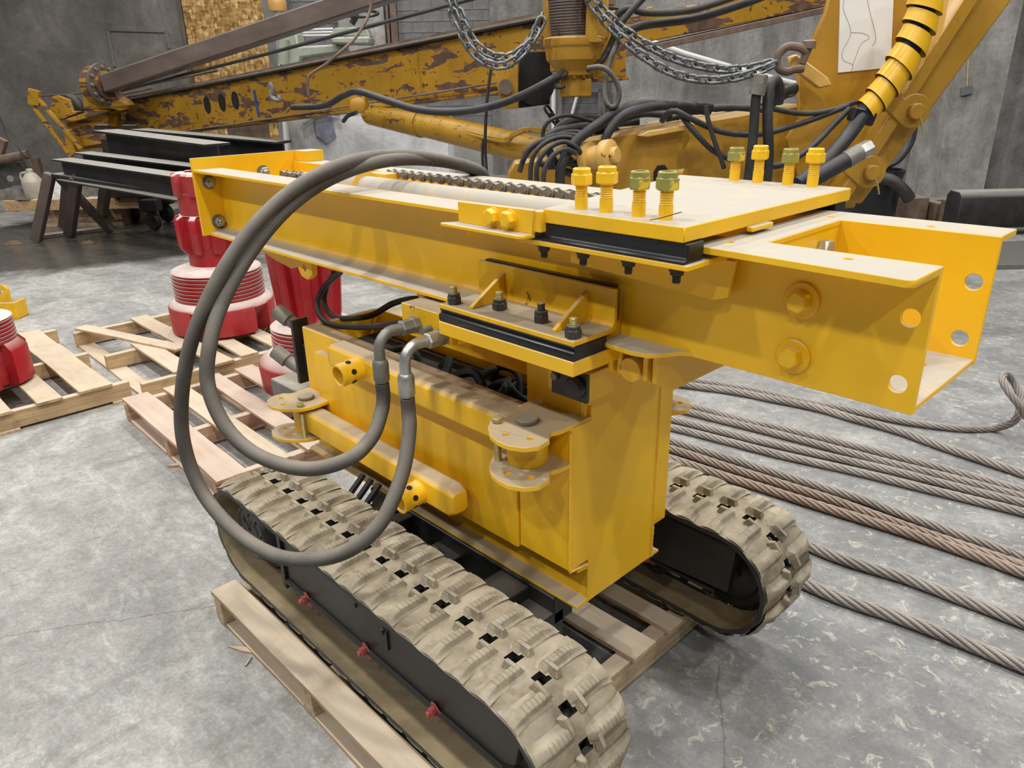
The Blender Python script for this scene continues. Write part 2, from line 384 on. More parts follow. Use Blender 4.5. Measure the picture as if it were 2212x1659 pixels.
M['tyre'] = plain('worn_tyre_rubber', S(60,59,58), .75, 0, .3, 20, .2, 60, dust=(.2,1,.3,.2))
M['amber'] = plain('amber_lens', S(206,160,92), .3, 0, .1, 9, .02, 40)
M['card'] = plain('brown_cardboard', S(96,78,60), .8, 0, .2, 9, .05, 40)
def hose_mat():
    t = NT('braided_rubber_hose'); co = t.coord(); uv = t.n('ShaderNodeTexCoord'); sp = t.n('ShaderNodeSeparateXYZ'); t.l(uv.outputs['UV'], sp.inputs[0])
    a = t.math('MULTIPLY', sp.outputs[0], 2 * pi * 14); b = t.math('MULTIPLY', sp.outputs[1], 2 * pi * 110)
    h = t.math('MULTIPLY', t.math('SINE', t.math('ADD', a, b)), t.math('SINE', t.math('SUBTRACT', a, b)))
    c = t.ramp(t.noise(co, 6, 6, .6), [(.3, S(64,60,57)), (.7, S(98,92,86))])
    d = t.math('MULTIPLY', t.upness(-.1, .9), t.ramp(t.noise(co, 9, 5, .6), [(.3, .45), (.65, .8)])); c = t.mix(d, c, S(156, 149, 138))
    c = t.mix(t.ramp(h, [(.0, .18), (.5, 0.0)]), c, S(48, 46, 44))
    t.bump(h, .5, .0012); return t.out(c, .75, 0, .3)
M['hose'] = hose_mat()
def rope_mat(name, a, b, rust):
    t = NT(name); co = t.coord(); uv = t.n('ShaderNodeTexCoord'); sp = t.n('ShaderNodeSeparateXYZ'); t.l(uv.outputs['UV'], sp.inputs[0])
    h = t.math('SINE', t.math('ADD', t.math('MULTIPLY', sp.outputs[0], 2 * pi * 9), t.math('MULTIPLY', sp.outputs[1], 2 * pi * 55)))
    c = t.ramp(t.noise(co, 7, 6, .6), [(.3, a), (.7, b)]); c = t.mix(t.ramp(t.noise(co, 1.6, 5, .6), [(.42, 0.0), (.7, rust)]), c, S(150, 112, 84))
    d = t.math('MULTIPLY', t.upness(.2, .95), .45); c = t.mix(d, c, S(206, 199, 190)); c = t.mix(t.ramp(h, [(.1, .45), (.5, 0.0)]), c, S(56, 48, 44))
    t.bump(h, .55, .0016); return t.out(c, .6, .15, .4)
M['rope'] = rope_mat('grey_wire_rope', S(134,127,121), S(182,174,166), .12)
M['rope_rust'] = rope_mat('rusty_wire_rope', S(136,112,98), S(182,158,140), .75)
def rubber():
    t = NT('dusty_track_rubber'); co = t.coord()
    c = t.ramp(t.noise(co, 5, 7, .65, .6), [(.28, S(92,84,72)), (.5, S(136,124,102)), (.72, S(168,156,132))])
    c = t.mix(t.math('MULTIPLY', t.upness(.3, .95), t.ramp(t.noise(co, 8, 7, .65), [(.35, .1), (.65, .75)])), c, S(186, 177, 158))
    c = t.mix(t.ramp(t.noise(co, 17, 7, .7), [(.3, .55), (.46, 0.0)]), c, S(84, 78, 70))
    t.bump(t.math('ADD', t.noise(co, 30, 7, .65), t.noise(co, 7, 3)), .35, .006); return t.out(c, .82, 0, .25)
M['rubber'] = rubber()
def rubber_in():
    t = NT('muddy_track_inside'); co = t.coord()
    c = t.ramp(t.noise(t.coord(scale=(.6, 1, 1)), 4, 7, .65, .6), [(.28, S(92,80,60)), (.5, S(128,114,88)), (.75, S(162,148,118))])
    t.bump(t.noise(co, 30, 7, .65), .3, .006); return t.out(c, .85, 0, .2)
M['rubber_in'] = rubber_in()

def rubber_lug():
    t = NT('dusty_lug_rubber'); co = t.coord(); rc = t.coord(rnd=True); tc = t.n('ShaderNodeTexCoord'); sp = t.n('ShaderNodeSeparateXYZ'); t.l(tc.outputs['Object'], sp.inputs[0])
    c = t.ramp(t.noise(rc, 14, 7, .65, .6), [(.28, S(108,100,86)), (.5, S(144,134,114)), (.72, S(174,164,142))])
    c = t.mix(t.math('MULTIPLY', t.upness(.3, .95), t.ramp(t.noise(rc, 20, 7, .65), [(.35, .1), (.65, .7)])), c, S(184, 176, 158))
    top = t.math('GREATER_THAN', sp.outputs[2], .0158); ln = t.math('LESS_THAN', t.math('FRACT', t.math('MULTIPLY', t.math('ADD', sp.outputs[1], 10), 78)), .10)
    c = t.mix(t.math('MULTIPLY', t.math('MULTIPLY', top, ln), .75), c, S(70, 64, 54))
    t.bump(t.noise(rc, 90, 7, .65), .3, .003); return t.out(c, .82, 0, .25)
M['rubber_lug'] = rubber_lug()
M['rope_dark'] = plain('oily_brown_wire_rope', S(72,58,50), .5, .2, .35, 30, .2, 90)
# ================================================================ setting
def big_floor():
    mb = MB(); mb.add([(-32, -14, 0), (16, -14, 0), (16, 26, 0), (-32, 26, 0), (-32, -14, -.2), (16, -14, -.2), (16, 26, -.2), (-32, 26, -.2)],
                      [(0,1,2,3), (7,6,5,4), (0,4,5,1), (1,5,6,2), (2,6,7,3), (3,7,4,0)])
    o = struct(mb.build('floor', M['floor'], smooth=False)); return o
floor = big_floor()

# ================================================================ crawler machine
crawler = thing('crawler_carrier', 'bright yellow crawler machine with a long channel beam on two rubber tracks', 'tracked machine', (-1.2, .16, .13))
Y = M['yellow']
def nut_mesh(name, mat, af, h, nylon=False):
    mb = MB(); r = af / 2 / cos(pi / 6)
    if nylon: mb.lathe([(r * .88, 0), (r, h * .08), (r, h * .62), (r * .88, h * .70)], (0, 0, 0), n=6); mb.lathe([(r * .84, h * .68), (r * .84, h * .94), (r * .76, h), (r * .52, h), (r * .52, h * .8)], (0, 0, 0), n=20)
    else: mb.lathe([(r * .9, 0), (r, h * .1), (r, h * .9), (r * .88, h)], (0, 0, 0), n=6)
    return mb.mesh(name, mat, ang=20)
def thread_mesh(name, mat, r, h, plainh=0, pitch=.004):
    prof = [(r, 0), (r, plainh)] if plainh else [(r * .88, 0)]
    z = plainh
    while z < h: prof += [(r * .86, z + pitch * .15), (r * .99, z + pitch * .5), (r * .86, z + pitch * .85)]; z += pitch
    prof += [(r * .8, h + .002)]
    return MB().lathe(prof, (0, 0, 0), n=14).mesh(name, mat, ang=60)
def T(x, y, z): return Matrix.Translation((x, y, z))
RX = lambda a: Matrix.Rotation(a, 4, 'X')
RY = lambda a: Matrix.Rotation(a, 4, 'Y')
RZ = lambda a: Matrix.Rotation(a, 4, 'Z')

# ---- the two long channels
ZT, ZB, L = 1.51, 1.256, 2.607
def channel_near():
    prof = [(.010, ZT), (-.096, ZT), (-.096, ZT - .010), (-.022, ZT - .016), (-.006, ZT - .022), (0, ZT - .034),
            (0, ZB + .072), (-.0025, ZB + .052), (-.008, ZB + .037), (-.018, ZB + .025), (-.034, ZB + .017), (-.070, ZB + .010), (-.070, ZB), (.010, ZB)]
    mb = MB(); mb.prism(prof, (-L, 0, 0), (0, 1, 0), (0, 0, 1), (1, 0, 0), L - .62)
    # widened, rounded run-out of the bottom flange
    fl = [(-.62, .01), (-.62, -.062), (-.60, -.074), (-.53, -.080), (-.49, -.070), (-.47, -.045), (-.455, -.015), (-.43, 0), (-.43, .01)]
    mb.prism(fl, (0, 0, ZB), (1, 0, 0), (0, 1, 0), (0, 0, 1), .010)
    # web of the front part with its through holes
    web = [(-.62, ZB), (0, ZB), (0, ZT), (-.62, ZT)]
    mb.prism(web, (0, 0, 0), (1, 0, 0), (0, 0, 1), (0, 1, 0), .011, [circ(-.031, 1.421, .0158), circ(-.032, 1.305, .0158)])
    mb.prism([(-.62, .0), (-.62, -.096), (-.30, -.10), (-.012, -.116), (0, -.108), (0, .0)], (0, 0, ZT - .013), (1, 0, 0), (0, 1, 0), (0, 0, 1), .013, [circ(-.132, -.03, .0085, 12), circ(-.352, -.03, .0085, 12)])
    return mb
near = channel_near().build('channel_beam', Y, crawler, .0012, 'near side steel channel, dusty on its flanges')
def channel_far():
    D = .329; mb = MB()
    mb.prism([(-L, ZB), (0, ZB), (0, ZT - .001), (-L, ZT - .001)], (0, D, 0), (1, 0, 0), (0, 0, 1), (0, 1, 0), .010, [circ(-.031, 1.419, .0158), circ(-.034, 1.305, .0158)])
    mb.prism([(-L, D + .001), (-L, D + .096), (-.3, D + .098), (-.0005, D + .10), (-.0005, D + .001)], (0, 0, ZT - .012), (1, 0, 0), (0, 1, 0), (0, 0, 1), .0121, [circ(-.132, D + .03, .0085, 12), circ(-.33, D + .02, .0085, 12)])
    mb.box(-L, -.47, D + .01, D + .072, ZB, ZB + .011)
    return mb
far = channel_far().build('channel_beam', Y, crawler, .0012, 'far side steel channel, flange white with dust')
# ---- left end plate and its bolts
mb = MB(); mb.prism([(-.098, 1.258), (.426, 1.258), (.426, 1.552), (-.098, 1.552)], (-L - .012, 0, 0), (0, 1, 0), (0, 0, 1), (1, 0, 0), .012)
mb.prism([(0, 0), (.10, 0), (0, .14)], (-L, .3305, 1.51), (1, 0, 0), (0, 1, 0), (0, 0, -1), .001)
mb.box(-L, -L + .085, .339, .426, 1.511, 1.552)
endp = mb.build('end_plate', Y, crawler, .0015)
n_zinc = nut_mesh('bolt_nut', M['zinc'], .036, .024); w_zinc = MB().lathe([(.011, 0), (.027, 0), (.027, .003), (.011, .003)], (0, 0, 0), n=18).mesh('washer', M['zinc_dull'])
t_zinc = thread_mesh('bolt_thread', M['zinc'], .0115, .034)
for (y, z) in ((-.042, 1.46), (-.03, 1.307), (.188, 1.478)):
    Mx = T(-L, y, z) @ RY(pi / 2)
    for nm, me in (('washer', w_zinc), ('bolt_nut', n_zinc), ('bolt_thread', t_zinc)): put(nm, me, endp, Mx)
# ---- cross channel and floor plate at the open right end
mb = MB()
mb.box(-.312, -.300, .0112, .3288, ZB + .001, ZT - .003); mb.box(-.385, -.2985, .0105, .3285, ZT - .0125, ZT - .0002); mb.box(-.384, -.373, .011, .328, ZT - .07, ZT - .005)
cross = mb.build('cross_channel', Y, crawler, .002)
mb = MB(); mb.prism([(-.30, 0.0111), (-.002, 0.0111), (-.002, .3288), (-.30, .3288)], (0, 0, ZB), (1, 0, 0), (0, 1, 0), (0, 0, 1), .012, [circ(-.075, .235, .017)])
mb.build('floor_plate', Y, crawler, .0015)
hb = MB().hexa((0, 0, 0), (0, 0, .016), .034).mesh('bolt_head', M['yellow_clean'], ang=20)
put('bolt_head', nut_mesh('bolt_nut', M['zinc'], .034, .022), cross, T(-.299, .246, 1.462) @ RY(pi / 2), 'bare steel nut')
# ---- web bolts with large washers
wash = MB().lathe([(.012, 0), (.0318, 0), (.033, .002), (.033, .006), (.031, .0075), (.012, .0075)], (0, 0, 0), n=32).mesh('washer', Y)
hb2 = MB().hexa((0, 0, 0), (0, 0, .021), .036).mesh('bolt_head', M['yellow_clean'], .0008, ang=20)
for (x, z) in ((-.214, 1.418), (-.217, 1.311)):
    put('washer', wash, near, T(x, 0, z) @ RX(pi / 2)); put('bolt_head', hb2, near, T(x, -.0075, z) @ RX(pi / 2) @ RZ(.25))
# clamp bolts on the bottom flange
pad = MB().box(-.018, .018, -.014, .014, 0, .006).mesh('clamp_pad', M['yellow_clean'], .001)
hb3 = MB().hexa((0, 0, .006), (0, 0, .016), .022).mesh('bolt_head', M['yellow_clean'], ang=20)
for x, y in ((-2.33, -.032), (-2.24, -.032)):
    put('clamp_pad', pad, near, T(x, y, ZB + .0135)); put('bolt_head', hb3, near, T(x, y, ZB + .0135))

# ---- top slide plate with its eight studs
poly = [(-.705, -.160), (-.368, -.158), (-.358, .505), (-.82, .505)]
mb = MB(); mb.prism(poly, (0, 0, 1.524), (1, 0, 0), (0, 1, 0), (0, 0, 1), .0285)
mb.box(-.365, -.35, .05, .13, 1.516, 1.526)
plate = mb.build('slide_plate', Y, crawler, .002)
stud = thread_mesh('stud', M['yellow_clean'], .0132, .058, .026, .0042)
nutY = nut_mesh('stud_nut', M['yellow_clean'], .037, .033, True); nutG = nut_mesh('stud_nut', M['green_nut'], .037, .033, True)
for i, x in enumerate((-.642, -.578, -.5, -.439)):
    for j, y in enumerate((-.114, .478)):
        put('stud', stud, plate, T(x, y, 1.5525)); g = (i >= 2) if j == 0 else (i in (0, 2))
        put('stud_nut', nutG if g else nutY, plate, T(x, y, 1.5525 + (.047, .054, .050, .053)[i]) @ RZ(.3 * i + j), 'olive green locknut' if g else None)
put('wire_scrap', MB().tube(spline([(-.452, -.145, 1.5545), (-.43, -.146, 1.560), (-.39, -.138, 1.574)], 5), .0009, 5).mesh('wire_scrap', M['bolt_dark']), plate)
# black wear strips under the slide plate (near and far), keeper bars and nuts
def wear(y0, y1, ys, name):
    prof = [(y0, 1.488), (y0, 1.494), (y0 + ys * .010, 1.497), (y0 + ys * .010, 1.5235), (y1, 1.5235), (y1, 1.488)]
    return MB().prism(prof, (-.765, 0, 0), (0, 1, 0), (0, 0, 1), (1, 0, 0), .405).build(name, M['black_plastic'], plate, .002)
wear(-.166, -.104, 1, 'wear_strip'); wear(.502, .440, -1, 'wear_strip')
kp = MB().box(-.775, -.352, -.166, -.012, 1.477, 1.4875).build('keeper_bar', M['yellow'], plate, .0015)
MB().box(-.775, -.352, .352, .50, 1.477, 1.4875).build('keeper_bar', M['yellow'], plate, .0015)
mb = MB(); mb.prism([(-.74, 1.4765), (-.335, 1.4765), (-.345, 1.405), (-.375, 1.395), (-.74, 1.415)], (0, -.034, 0), (1, 0, 0), (0, 0, 1), (0, 1, 0), .010)
mb.build('carriage_side_plate', Y, plate, .001)
n_dark = nut_mesh('keeper_nut', M['bolt_dark'], .026, .020, True); t_dark = thread_mesh('keeper_thread', M['bolt_dark'], .0085, .032)
for x in (-.735, -.625, -.51, -.40):
    put('keeper_nut', n_dark, kp, T(x, -.125, 1.477) @ RX(pi)); put('keeper_thread', t_dark, kp, T(x, -.125, 1.476) @ RX(pi))
# angle ear at the left of the slide plate
mb = MB(); mb.prism([(-.955, 1.500), (-.720, 1.500), (-.716, 1.551), (-.955, 1.548)], (0, -.176, 0), (1, 0, 0), (0, 0, 1), (0, 1, 0), .011)
mb.prism([(-.985, -.205), (-.735, -.205), (-.722, -.195), (-.720, -.166), (-.955, -.166)], (0, 0, 1.492), (1, 0, 0), (0, 1, 0), (0, 0, 1), .009)
mb.prism([(-.955, 1.492), (-.915, 1.492), (-.93, 1.468)], (0, -.172, 0), (1, 0, 0), (0, 0, 1), (0, 1, 0), .03)
mb.box(-.722, -.700, -.172, -.15, 1.505, 1.549)
ear = mb.build('angle_ear', Y, crawler, .002, 'short bolted angle beside the slide plate')
hb4 = MB().lathe([(.020, 0), (.020, .003)], (0, 0, 0), n=20).hexa((0, 0, .003), (0, 0, .020), .031).mesh('bolt_head', M['yellow_clean'], .0008, ang=20)
for x, a in ((-.835, .1), (-.783, .4)): put('bolt_head', hb4, ear, T(x, -.176, 1.526) @ RX(pi / 2) @ RZ(a))

# ---- lower carriage: angle bracket, gussets, wear strip and bar
W = M['yellow_worn']
mb = MB(); prof = [(-.173, 1.280), (-.050, 1.280), (-.036, 1.284), (-.030, 1.297), (-.030, 1.378), (-.041, 1.378), (-.041, 1.304), (-.046, 1.295), (-.056, 1.2915), (-.173, 1.2915)]
mb.prism(prof, (-1.046, 0, 0), (0, 1, 0), (0, 0, 1), (1, 0, 0), .440)
brk = mb.build('carriage_bracket', W, crawler, .0015, 'lower angle bracket, worn yellow with grey dust')
for x in (-.958, -.690):
    MB().prism([(-.041, 1.2915), (-.150, 1.2915), (-.150, 1.297), (-.041, 1.362)], (x, 0, 0), (0, 1, 0), (0, 0, 1), (1, 0, 0), .011).build('gusset', W, brk, .0012)
MB().box(-1.03, -.62, -.0295, -.012, 1.292, 1.381).build('wear_strip', M['black_plastic'], brk, .001)
mb = MB(); mb.prism([(-.172, 1.248), (-.176, 1.252), (-.176, 1.266), (-.168, 1.269), (-.172, 1.2795), (-.066, 1.2795), (-.066, 1.248)], (-1.046, 0, 0), (0, 1, 0), (0, 0, 1), (1, 0, 0), .441)
mb.build('wear_strip', M['black_plastic'], brk, .001)
MB().box(-1.048, -.604, -.177, .06, 1.214, 1.248).build('carriage_bar', M['yellow_low'], brk, .002)
n_b = nut_mesh('bracket_nut', M['bolt_dark'], .031, .027, True); t_b = thread_mesh('bracket_thread', M['bolt_dark'], .0095, .042); t_y = thread_mesh('bracket_thread', M['zinc_yellow'], .0095, .042)
for i, (x, y) in enumerate(((-1.018, -.147), (-.897, -.108), (-.754, -.115), (-.628, -.150))):
    put('bracket_nut', n_b, brk, T(x, y, 1.2915) @ RZ(i * .4)); put('bracket_thread', (t_b if i == 2 else t_y), brk, T(x, y, 1.2915))
# far side lower carriage
MB().box(-1.046, -.604, .37, .505, 1.214, 1.29).build('carriage_bar', M['yellow'], crawler, .002, 'far side carriage bar under the beam')

# ---- swing structure between beam and hull
mb = MB(); mb.box(-1.05, -.60, .02, .31, 1.165, 1.2125); mb.cyl((-.60, .03, 1.185), (-.60, .30, 1.185), .028, n=20)
mb.cyl((-.575, -.02, 1.195), (-.575, .33, 1.195), .028, n=24); mb.box(-.66, -.515, .03, .30, 1.215, 1.252)
for x in (-.635, -.61, -.54, -.515): mb.prism([(-.02, 1.248), (.31, 1.248), (.31, 1.18), (.27, 1.145), (.05, 1.145), (-.02, 1.18)], (x, 0, 0), (0, 1, 0), (0, 0, 1), (1, 0, 0), .012)
mb.build('swing_head', M['yellow_low'], crawler, .0015, 'ribbed swing head under the beam')

# ---- hull
mb = MB()
mb.box(-.740, -.7215, .0315, .3185, .456, 1.10)                  # end face
for (ya, yb) in ((-.046, .036), (.318, .390)):
    mb.box(-.905, -.722, ya, yb, (.595 if ya < 0 else .565), (1.012 if ya < 0 else 1.085))
mb.prism([(-.905, -.046), (-.722, -.046), (-.722, .04), (-.905, .04)], (0, 0, 1.012), (1, 0, 0), (0, 1, 0), (0, 0, 1), .008)
mb.box(-.7345, -.7228, .021, .317, 1.05, 1.205)
mb.box(-.93, -.736, .012, .3195, .98, 1.2135)                    # post
for y0 in (-.022, .300): mb.box(-2.05, -.905, y0, y0 + .062, .60, .985)   # side walls
mb.box(-2.05, -2.03, .04, .30, .58, .985)
mb.box(-2.05, -.74, .03, .32, .575, .60)                        # floor of the tub
hull = mb.build('hull', M['yellow_low'], crawler, .0025, 'yellow box hull with dusty rim')
for s, yw, yt in (('near', .030, -.014), ('far', .320, .366)):
    yi = yw + (.009 if s == 'near' else -.009)
    mb = MB(); prof = [(yi, .455), (yt, .455), (yt, .463), (yw, .469), (yw, .568), (yt, .574), (yt, .582), (yi, .582)]
    mb.prism(prof, (-2.13, 0, 0), (0, 1, 0), (0, 0, 1), (1, 0, 0), 1.408)
    mb.build('base_channel', M['yellow_low'], hull, .001)
mb = MB(); mb.box(-1.93, -.909, -.052, -.0225, .585, .925)
mb.build('side_panel', M['yellow_low'], hull, .006, seg=2)
mb = MB(); mb.box(-.905, -.775, -.047, -.0462, .60, .90)
# weld beads along the hull end
wb = MB(); rnd = random.Random(3)
def bead(a, b, r=.0045):
    a, b = Vector(a), Vector(b); n = max(6, int((b - a).length / .007)); pts = [a.lerp(b, i / n) for i in range(n + 1)]
    wb.tube(pts, [r * rnd.uniform(.75, 1.25) for _ in pts], 6)
bead((-.722, -.046, .60), (-.722, -.046, 1.0)); bead((-.722, -.044, .595), (-.722, .03, .583)); bead((-.722, .326, .46), (-.722, .326, 1.08)); bead((-.722, .03, .583), (-.722, .03, .46), .003)
bead((-.905, -.02, 1.0), (-.74, -.04, 1.018), .004); bead((-.735, .02, 1.0), (-.735, .02, 1.2), .004)
wb.build('weld_bead', M['yellow_low'], hull)
# square tube end with black plate and round cap
mb = MB(); mb.box(-.80, -.665, -.045, .075, 1.098, 1.170); mb.box(-.74, -.672, -.02, .06, 1.17, 1.213)
tub = mb.build('tube_end', M['yellow_low'], hull, .002)
bp = MB().box(-.778, -.668, -.055, -.0455, 1.096, 1.166).build('cover_plate', M['black_paint'], hull, .001)
bpx = MB().lathe([(.027, 0), (.027, .014), (.023, .020), (.012, .022)], (-.697, -.055, 1.131), (0, -1, 0), n=28).build('round_cap', M['black_plastic'], bp)
put('bolt_head', nut_mesh('bolt_head', M['zinc_dull'], .018, .010), bp, T(-.764, -.055, 1.142) @ RX(pi / 2))
# near-black hoses and liner block that paint the shade inside the tub
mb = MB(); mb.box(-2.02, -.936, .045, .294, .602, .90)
bay_liner = mb.build('shade_liner', M['dark_void'], crawler, .01, 'dark liner block painting the shade inside the open hull')
rg = random.Random(11)
for k in range(9):
    x = rg.uniform(-1.6, -.95); y = rg.uniform(.07, .26); dx = rg.uniform(-.35, .35)
    MB().tube(spline([(x, y, .86), (x + dx * .3, y + .02, .93), (x + dx * .7, rg.uniform(.06, .26), rg.uniform(.88, .97)), (x + dx, rg.uniform(.06, .26), .88)], 6), rg.uniform(.009, .016), 8).build('bay_hose', M['dark_void'], bay_liner)
# rear plate with pipe fittings
mb = MB(); mb.box(-2.112, -2.095, -.035, .03, .75, 1.0)
rp = mb.build('rear_plate', M['black_paint'], crawler, .001, 'black fitting plate at the rear of the hull')
MB().box(-2.10, -2.048, -.01, .06, .78, .9).build('stand_off', M['black_paint'], rp)
for (y, z) in ((-.01, .80), (.02, .955)):
    mb = MB(); mb.tube(spline([(-2.115, y, z), (-2.15, y, z), (-2.18, y - .01, z + .012), (-2.20, y - .02, z + .03)], 5), .024, 14); mb.cyl((-2.19, y - .018, z + .02), (-2.235, y - .04, z + .055), .030, n=18)
    mb.build('pipe_fitting', M['cap_grey'], rp)
MB().box(-2.42, -2.14, .0, .16, .60, .675).build('rear_box', M['cap_grey'], crawler, .003, 'dusty grey box behind the hull')

# ---- folded stabiliser arms with socket pipes
def arm(a, b, w, h, z0, tip, name, label, pipe):
    """tapered box arm in plan from pivot a to tip b; w depth, h height"""
    a, b = Vector((a[0], a[1], 0)), Vector((b[0], b[1], 0)); d = (b - a).normalized(); n = Vector((d.y, -d.x, 0))
    if n.y > 0: n = -n
    LL = (b - a).length
    mb = MB(); c = .012
    prof = [(-w / 2 + c, z0), (w / 2 - c, z0), (w / 2, z0 + c), (w / 2, z0 + h - c), (w / 2 - c, z0 + h), (-w / 2 + c, z0 + h), (-w / 2, z0 + h - c), (-w / 2, z0 + c)]
    mb.prism(prof, a, n, (0, 0, 1), d, LL - .02)
    prof2 = [(p * .8, z0 + (q - z0) * (.6 if q - z0 > h / 2 else 1) + (0 if q - z0 > h / 2 else .01)) for p, q in prof]
    o = len(mb.v); vs = [a + d * (LL - .021) + n * p + Vector((0, 0, q)) for p, q in prof] + [b + d * .005 + n * p * .75 + Vector((0, 0, z0 + h / 2 + (q - z0 - h / 2) * .7)) for p, q in prof]
    mb.add(vs, [(i, (i + 1) % 8, 8 + (i + 1) % 8, 8 + i) for i in range(8)] + [tuple(range(8, 16))])
    ob = mb.build(name, M['yellow_low'], crawler, .003, label, seg=2)
    s, off = pipe; c0 = a + d * s + n * (w / 2 - .004) + Vector((0, 0, z0 + off)); c1 = c0 + n * .078 + Vector((0, 0, -.006))
    pm = MB().ring(c0, c1, .036, .0295, 32); ob2 = pm.build('socket_pipe', M['yellow_clean'], ob)
    ax = (c1 - c0).normalized(); mid = c0.lerp(c1, .52)
    for k in range(6):
        ang = k * pi / 3 + .3; u, v, _ = frame(ax); r_ = u * cos(ang) + v * sin(ang)
        MB().cyl(mid + r_ * .0285, mid + r_ * .0366, .0088, n=12).build('pin_hole', M['dark_void'], ob)
    MB().tube([c0 + (frame(ax)[0] * cos(t) + frame(ax)[1] * sin(t)) * .036 for t in [2 * pi * i / 20 for i in range(21)]], .004, 6).build('weld_bead', M['yellow_clean'], ob)
    return ob
arm((-.865, -.095), (-1.715, -.090), .072, .082, .942, 0, 'stabiliser_arm', 'upper folded arm, pinned at the right', (.655, .045))
arm((-1.93, -.098), (-1.085, -.110), .070, .090, .640, 0, 'stabiliser_arm', 'lower folded arm, pinned at the left', (.70, .035))
# ---- hinge plates, pins and bolts
def hinge(cx, cy, z1, z0, s, name, label):
    """s=+1: plate grows from the hull corner at right"""
    out = [(.085, .045), (.083, 0), (.075, -.02), (.080, -.035), (.100, -.055), (.104, -.095), (.085, -.125), (.05, -.142), (.015, -.143), (-.02, -.133), (-.055, -.108), (-.08, -.075), (-.092, -.04), (-.09, 0), (-.085, .045)]
    po = [(cx + s * a, cy + b) for a, b in out]
    if s < 0: po = po[::-1]
    hol = [circ(cx + s * a, cy + b, .0085, 12) for a, b in ((.005, -.104), (.061, -.080))]
    root = None
    for z in (z1, z0):
        mb = MB(); mb.prism(po, (0, 0, z - .013), (1, 0, 0), (0, 1, 0), (0, 0, 1), .013, hol)
        p = mb.build('hinge_plate', M['yellow_low'], crawler, .0015, label if root is None else None)
        root = root or p
    px, py = cx - s * .008, cy - .020
    MB().cyl((px, py, z0 - .02), (px, py, z1 + .004), .020, n=20).build('hinge_barrel', M['yellow_low'], root)
    MB().lathe([(.050, 0), (.052, .008), (.052, z1 - z0 - .028)], (px, py, z0 + .001), n=24).build('hinge_barrel', M['yellow_low'], root)
    MB().lathe([(.025, 0), (.029, .003), (.029, .010), (.026, .013)], (px, py, z1), n=24).build('pivot_pin', M['cap_grey'], root, label='grey pin head')
    bx, by = cx - s * .060, cy - .072
    MB().hexa((bx, by, z1 + .0015), (bx, by, z1 + .013), .024).build('lock_bolt', M['zinc_yellow'], root, .0005, ang=20)
    MB().lathe([(.0095, 0)] + [(.0095 if k % 2 else .0082, .002 * k) for k in range(1, 50)] , (bx, by, z0 - .005), n=12).build('lock_bolt_shank', M['zinc_yellow'], root)
hinge(-.805, -.085, 1.022, .918, 1, 'hinge', 'right hand pivot plates')
hinge(-1.955, -.075, .752, .632, -1, 'hinge', 'left hand pivot plates')
mb = MB()
for z in (1.02, .915): mb.prism([(-.87, .39), (-.722, .39), (-.70, .43), (-.71, .47), (-.74, .50), (-.83, .50), (-.87, .46)], (0, 0, z - .013), (1, 0, 0), (0, 1, 0), (0, 0, 1), .013, [circ(-.745, .46, .009, 12)])
mb.cyl((-.79, .44, .90), (-.79, .44, 1.03), .02); mb.build('hinge_plate', M['yellow_low'], crawler, .0015, 'far side pivot plates')

# ---- underside rails of the beam
mb = MB(); mb.prism([(-2.42, 1.250), (-1.96, 1.252), (-1.98, 1.222), (-2.10, 1.190), (-2.22, 1.205), (-2.36, 1.235)], (0, -.01, 0), (1, 0, 0), (0, 0, 1), (0, 1, 0), .30)
mb.prism([(-2.02, 1.25), (-1.90, 1.25), (-1.905, 1.20), (-1.94, 1.178), (-1.98, 1.185)], (0, -.035, 0), (1, 0, 0), (0, 0, 1), (0, 1, 0), .022, [circ(-1.955, 1.218, .013)])
mb.build('under_bracket', Y, crawler, .002)
MB().cyl((-1.95, .10, 1.235), (-1.15, .10, 1.235), .016, n=14).build('slide_rod', M['bolt_dark'], crawler)
mb = MB(); mb.prism([(-1.32, 1.254), (-1.05, 1.254), (-1.05, 1.20), (-1.20, 1.205), (-1.29, 1.225)], (0, -.045, 0), (1, 0, 0), (0, 0, 1), (0, 1, 0), .38)
mb.build('carriage_nose', Y, crawler, .002)
mb = MB(); mb.box(-1.6, -.95, .12, .24, 1.02, 1.10); mb.build('swing_beam', Y, crawler, .002)

# ---- ram, chain and blocks between the channels
mb = MB(); mb.cyl((-1.93, .12, 1.478), (-.78, .12, 1.478), .045, n=28)
ram = mb.build('hydraulic_ram', M['ram'], crawler, label='dusty ram lying between the channels')
MB().lathe([(.042, 0), (.060, 0), (.062, .01), (.062, .16), (.060, .17), (.042, .17)], (-1.93, .12, 1.478), (1, 0, 0), n=28).build('ram_collar', M['ram'], ram)
MB().box(-1.86, -1.76, .20, .29, 1.40, 1.522).build('guide_block', M['yellow'], crawler, .002)
MB().box(-2.12, -1.95, .08, .18, 1.44, 1.515).build('guide_block', M['yellow'], crawler, .002)
st = [(.0235 + .0135 * cos(a), .0135 * sin(a)) for a in [-2.1 + 4.2 * i / 10 for i in range(11)]] + [(0, .0068)] + [(-.0235 + .0135 * cos(a), .0135 * sin(a)) for a in [pi - 2.1 + 4.2 * i / 10 for i in range(11)]] + [(0, -.0068)]
def link_plates(ys_, pin, rr):
    mb = MB()
    for y in ys_: mb.prism(st, (0, y, 0), (1, 0, 0), (0, 0, 1), (0, 1, 0), .003)
    for x in (-.0235, .0235): mb.cyl((x, -pin, 0), (x, pin, 0), rr, n=10)
    return mb.mesh('chain_link', M['chain_oily'])
me_o = link_plates((-.019, .016), .023, .0055); me_i = link_plates((-.014, .011), .011, .0100)
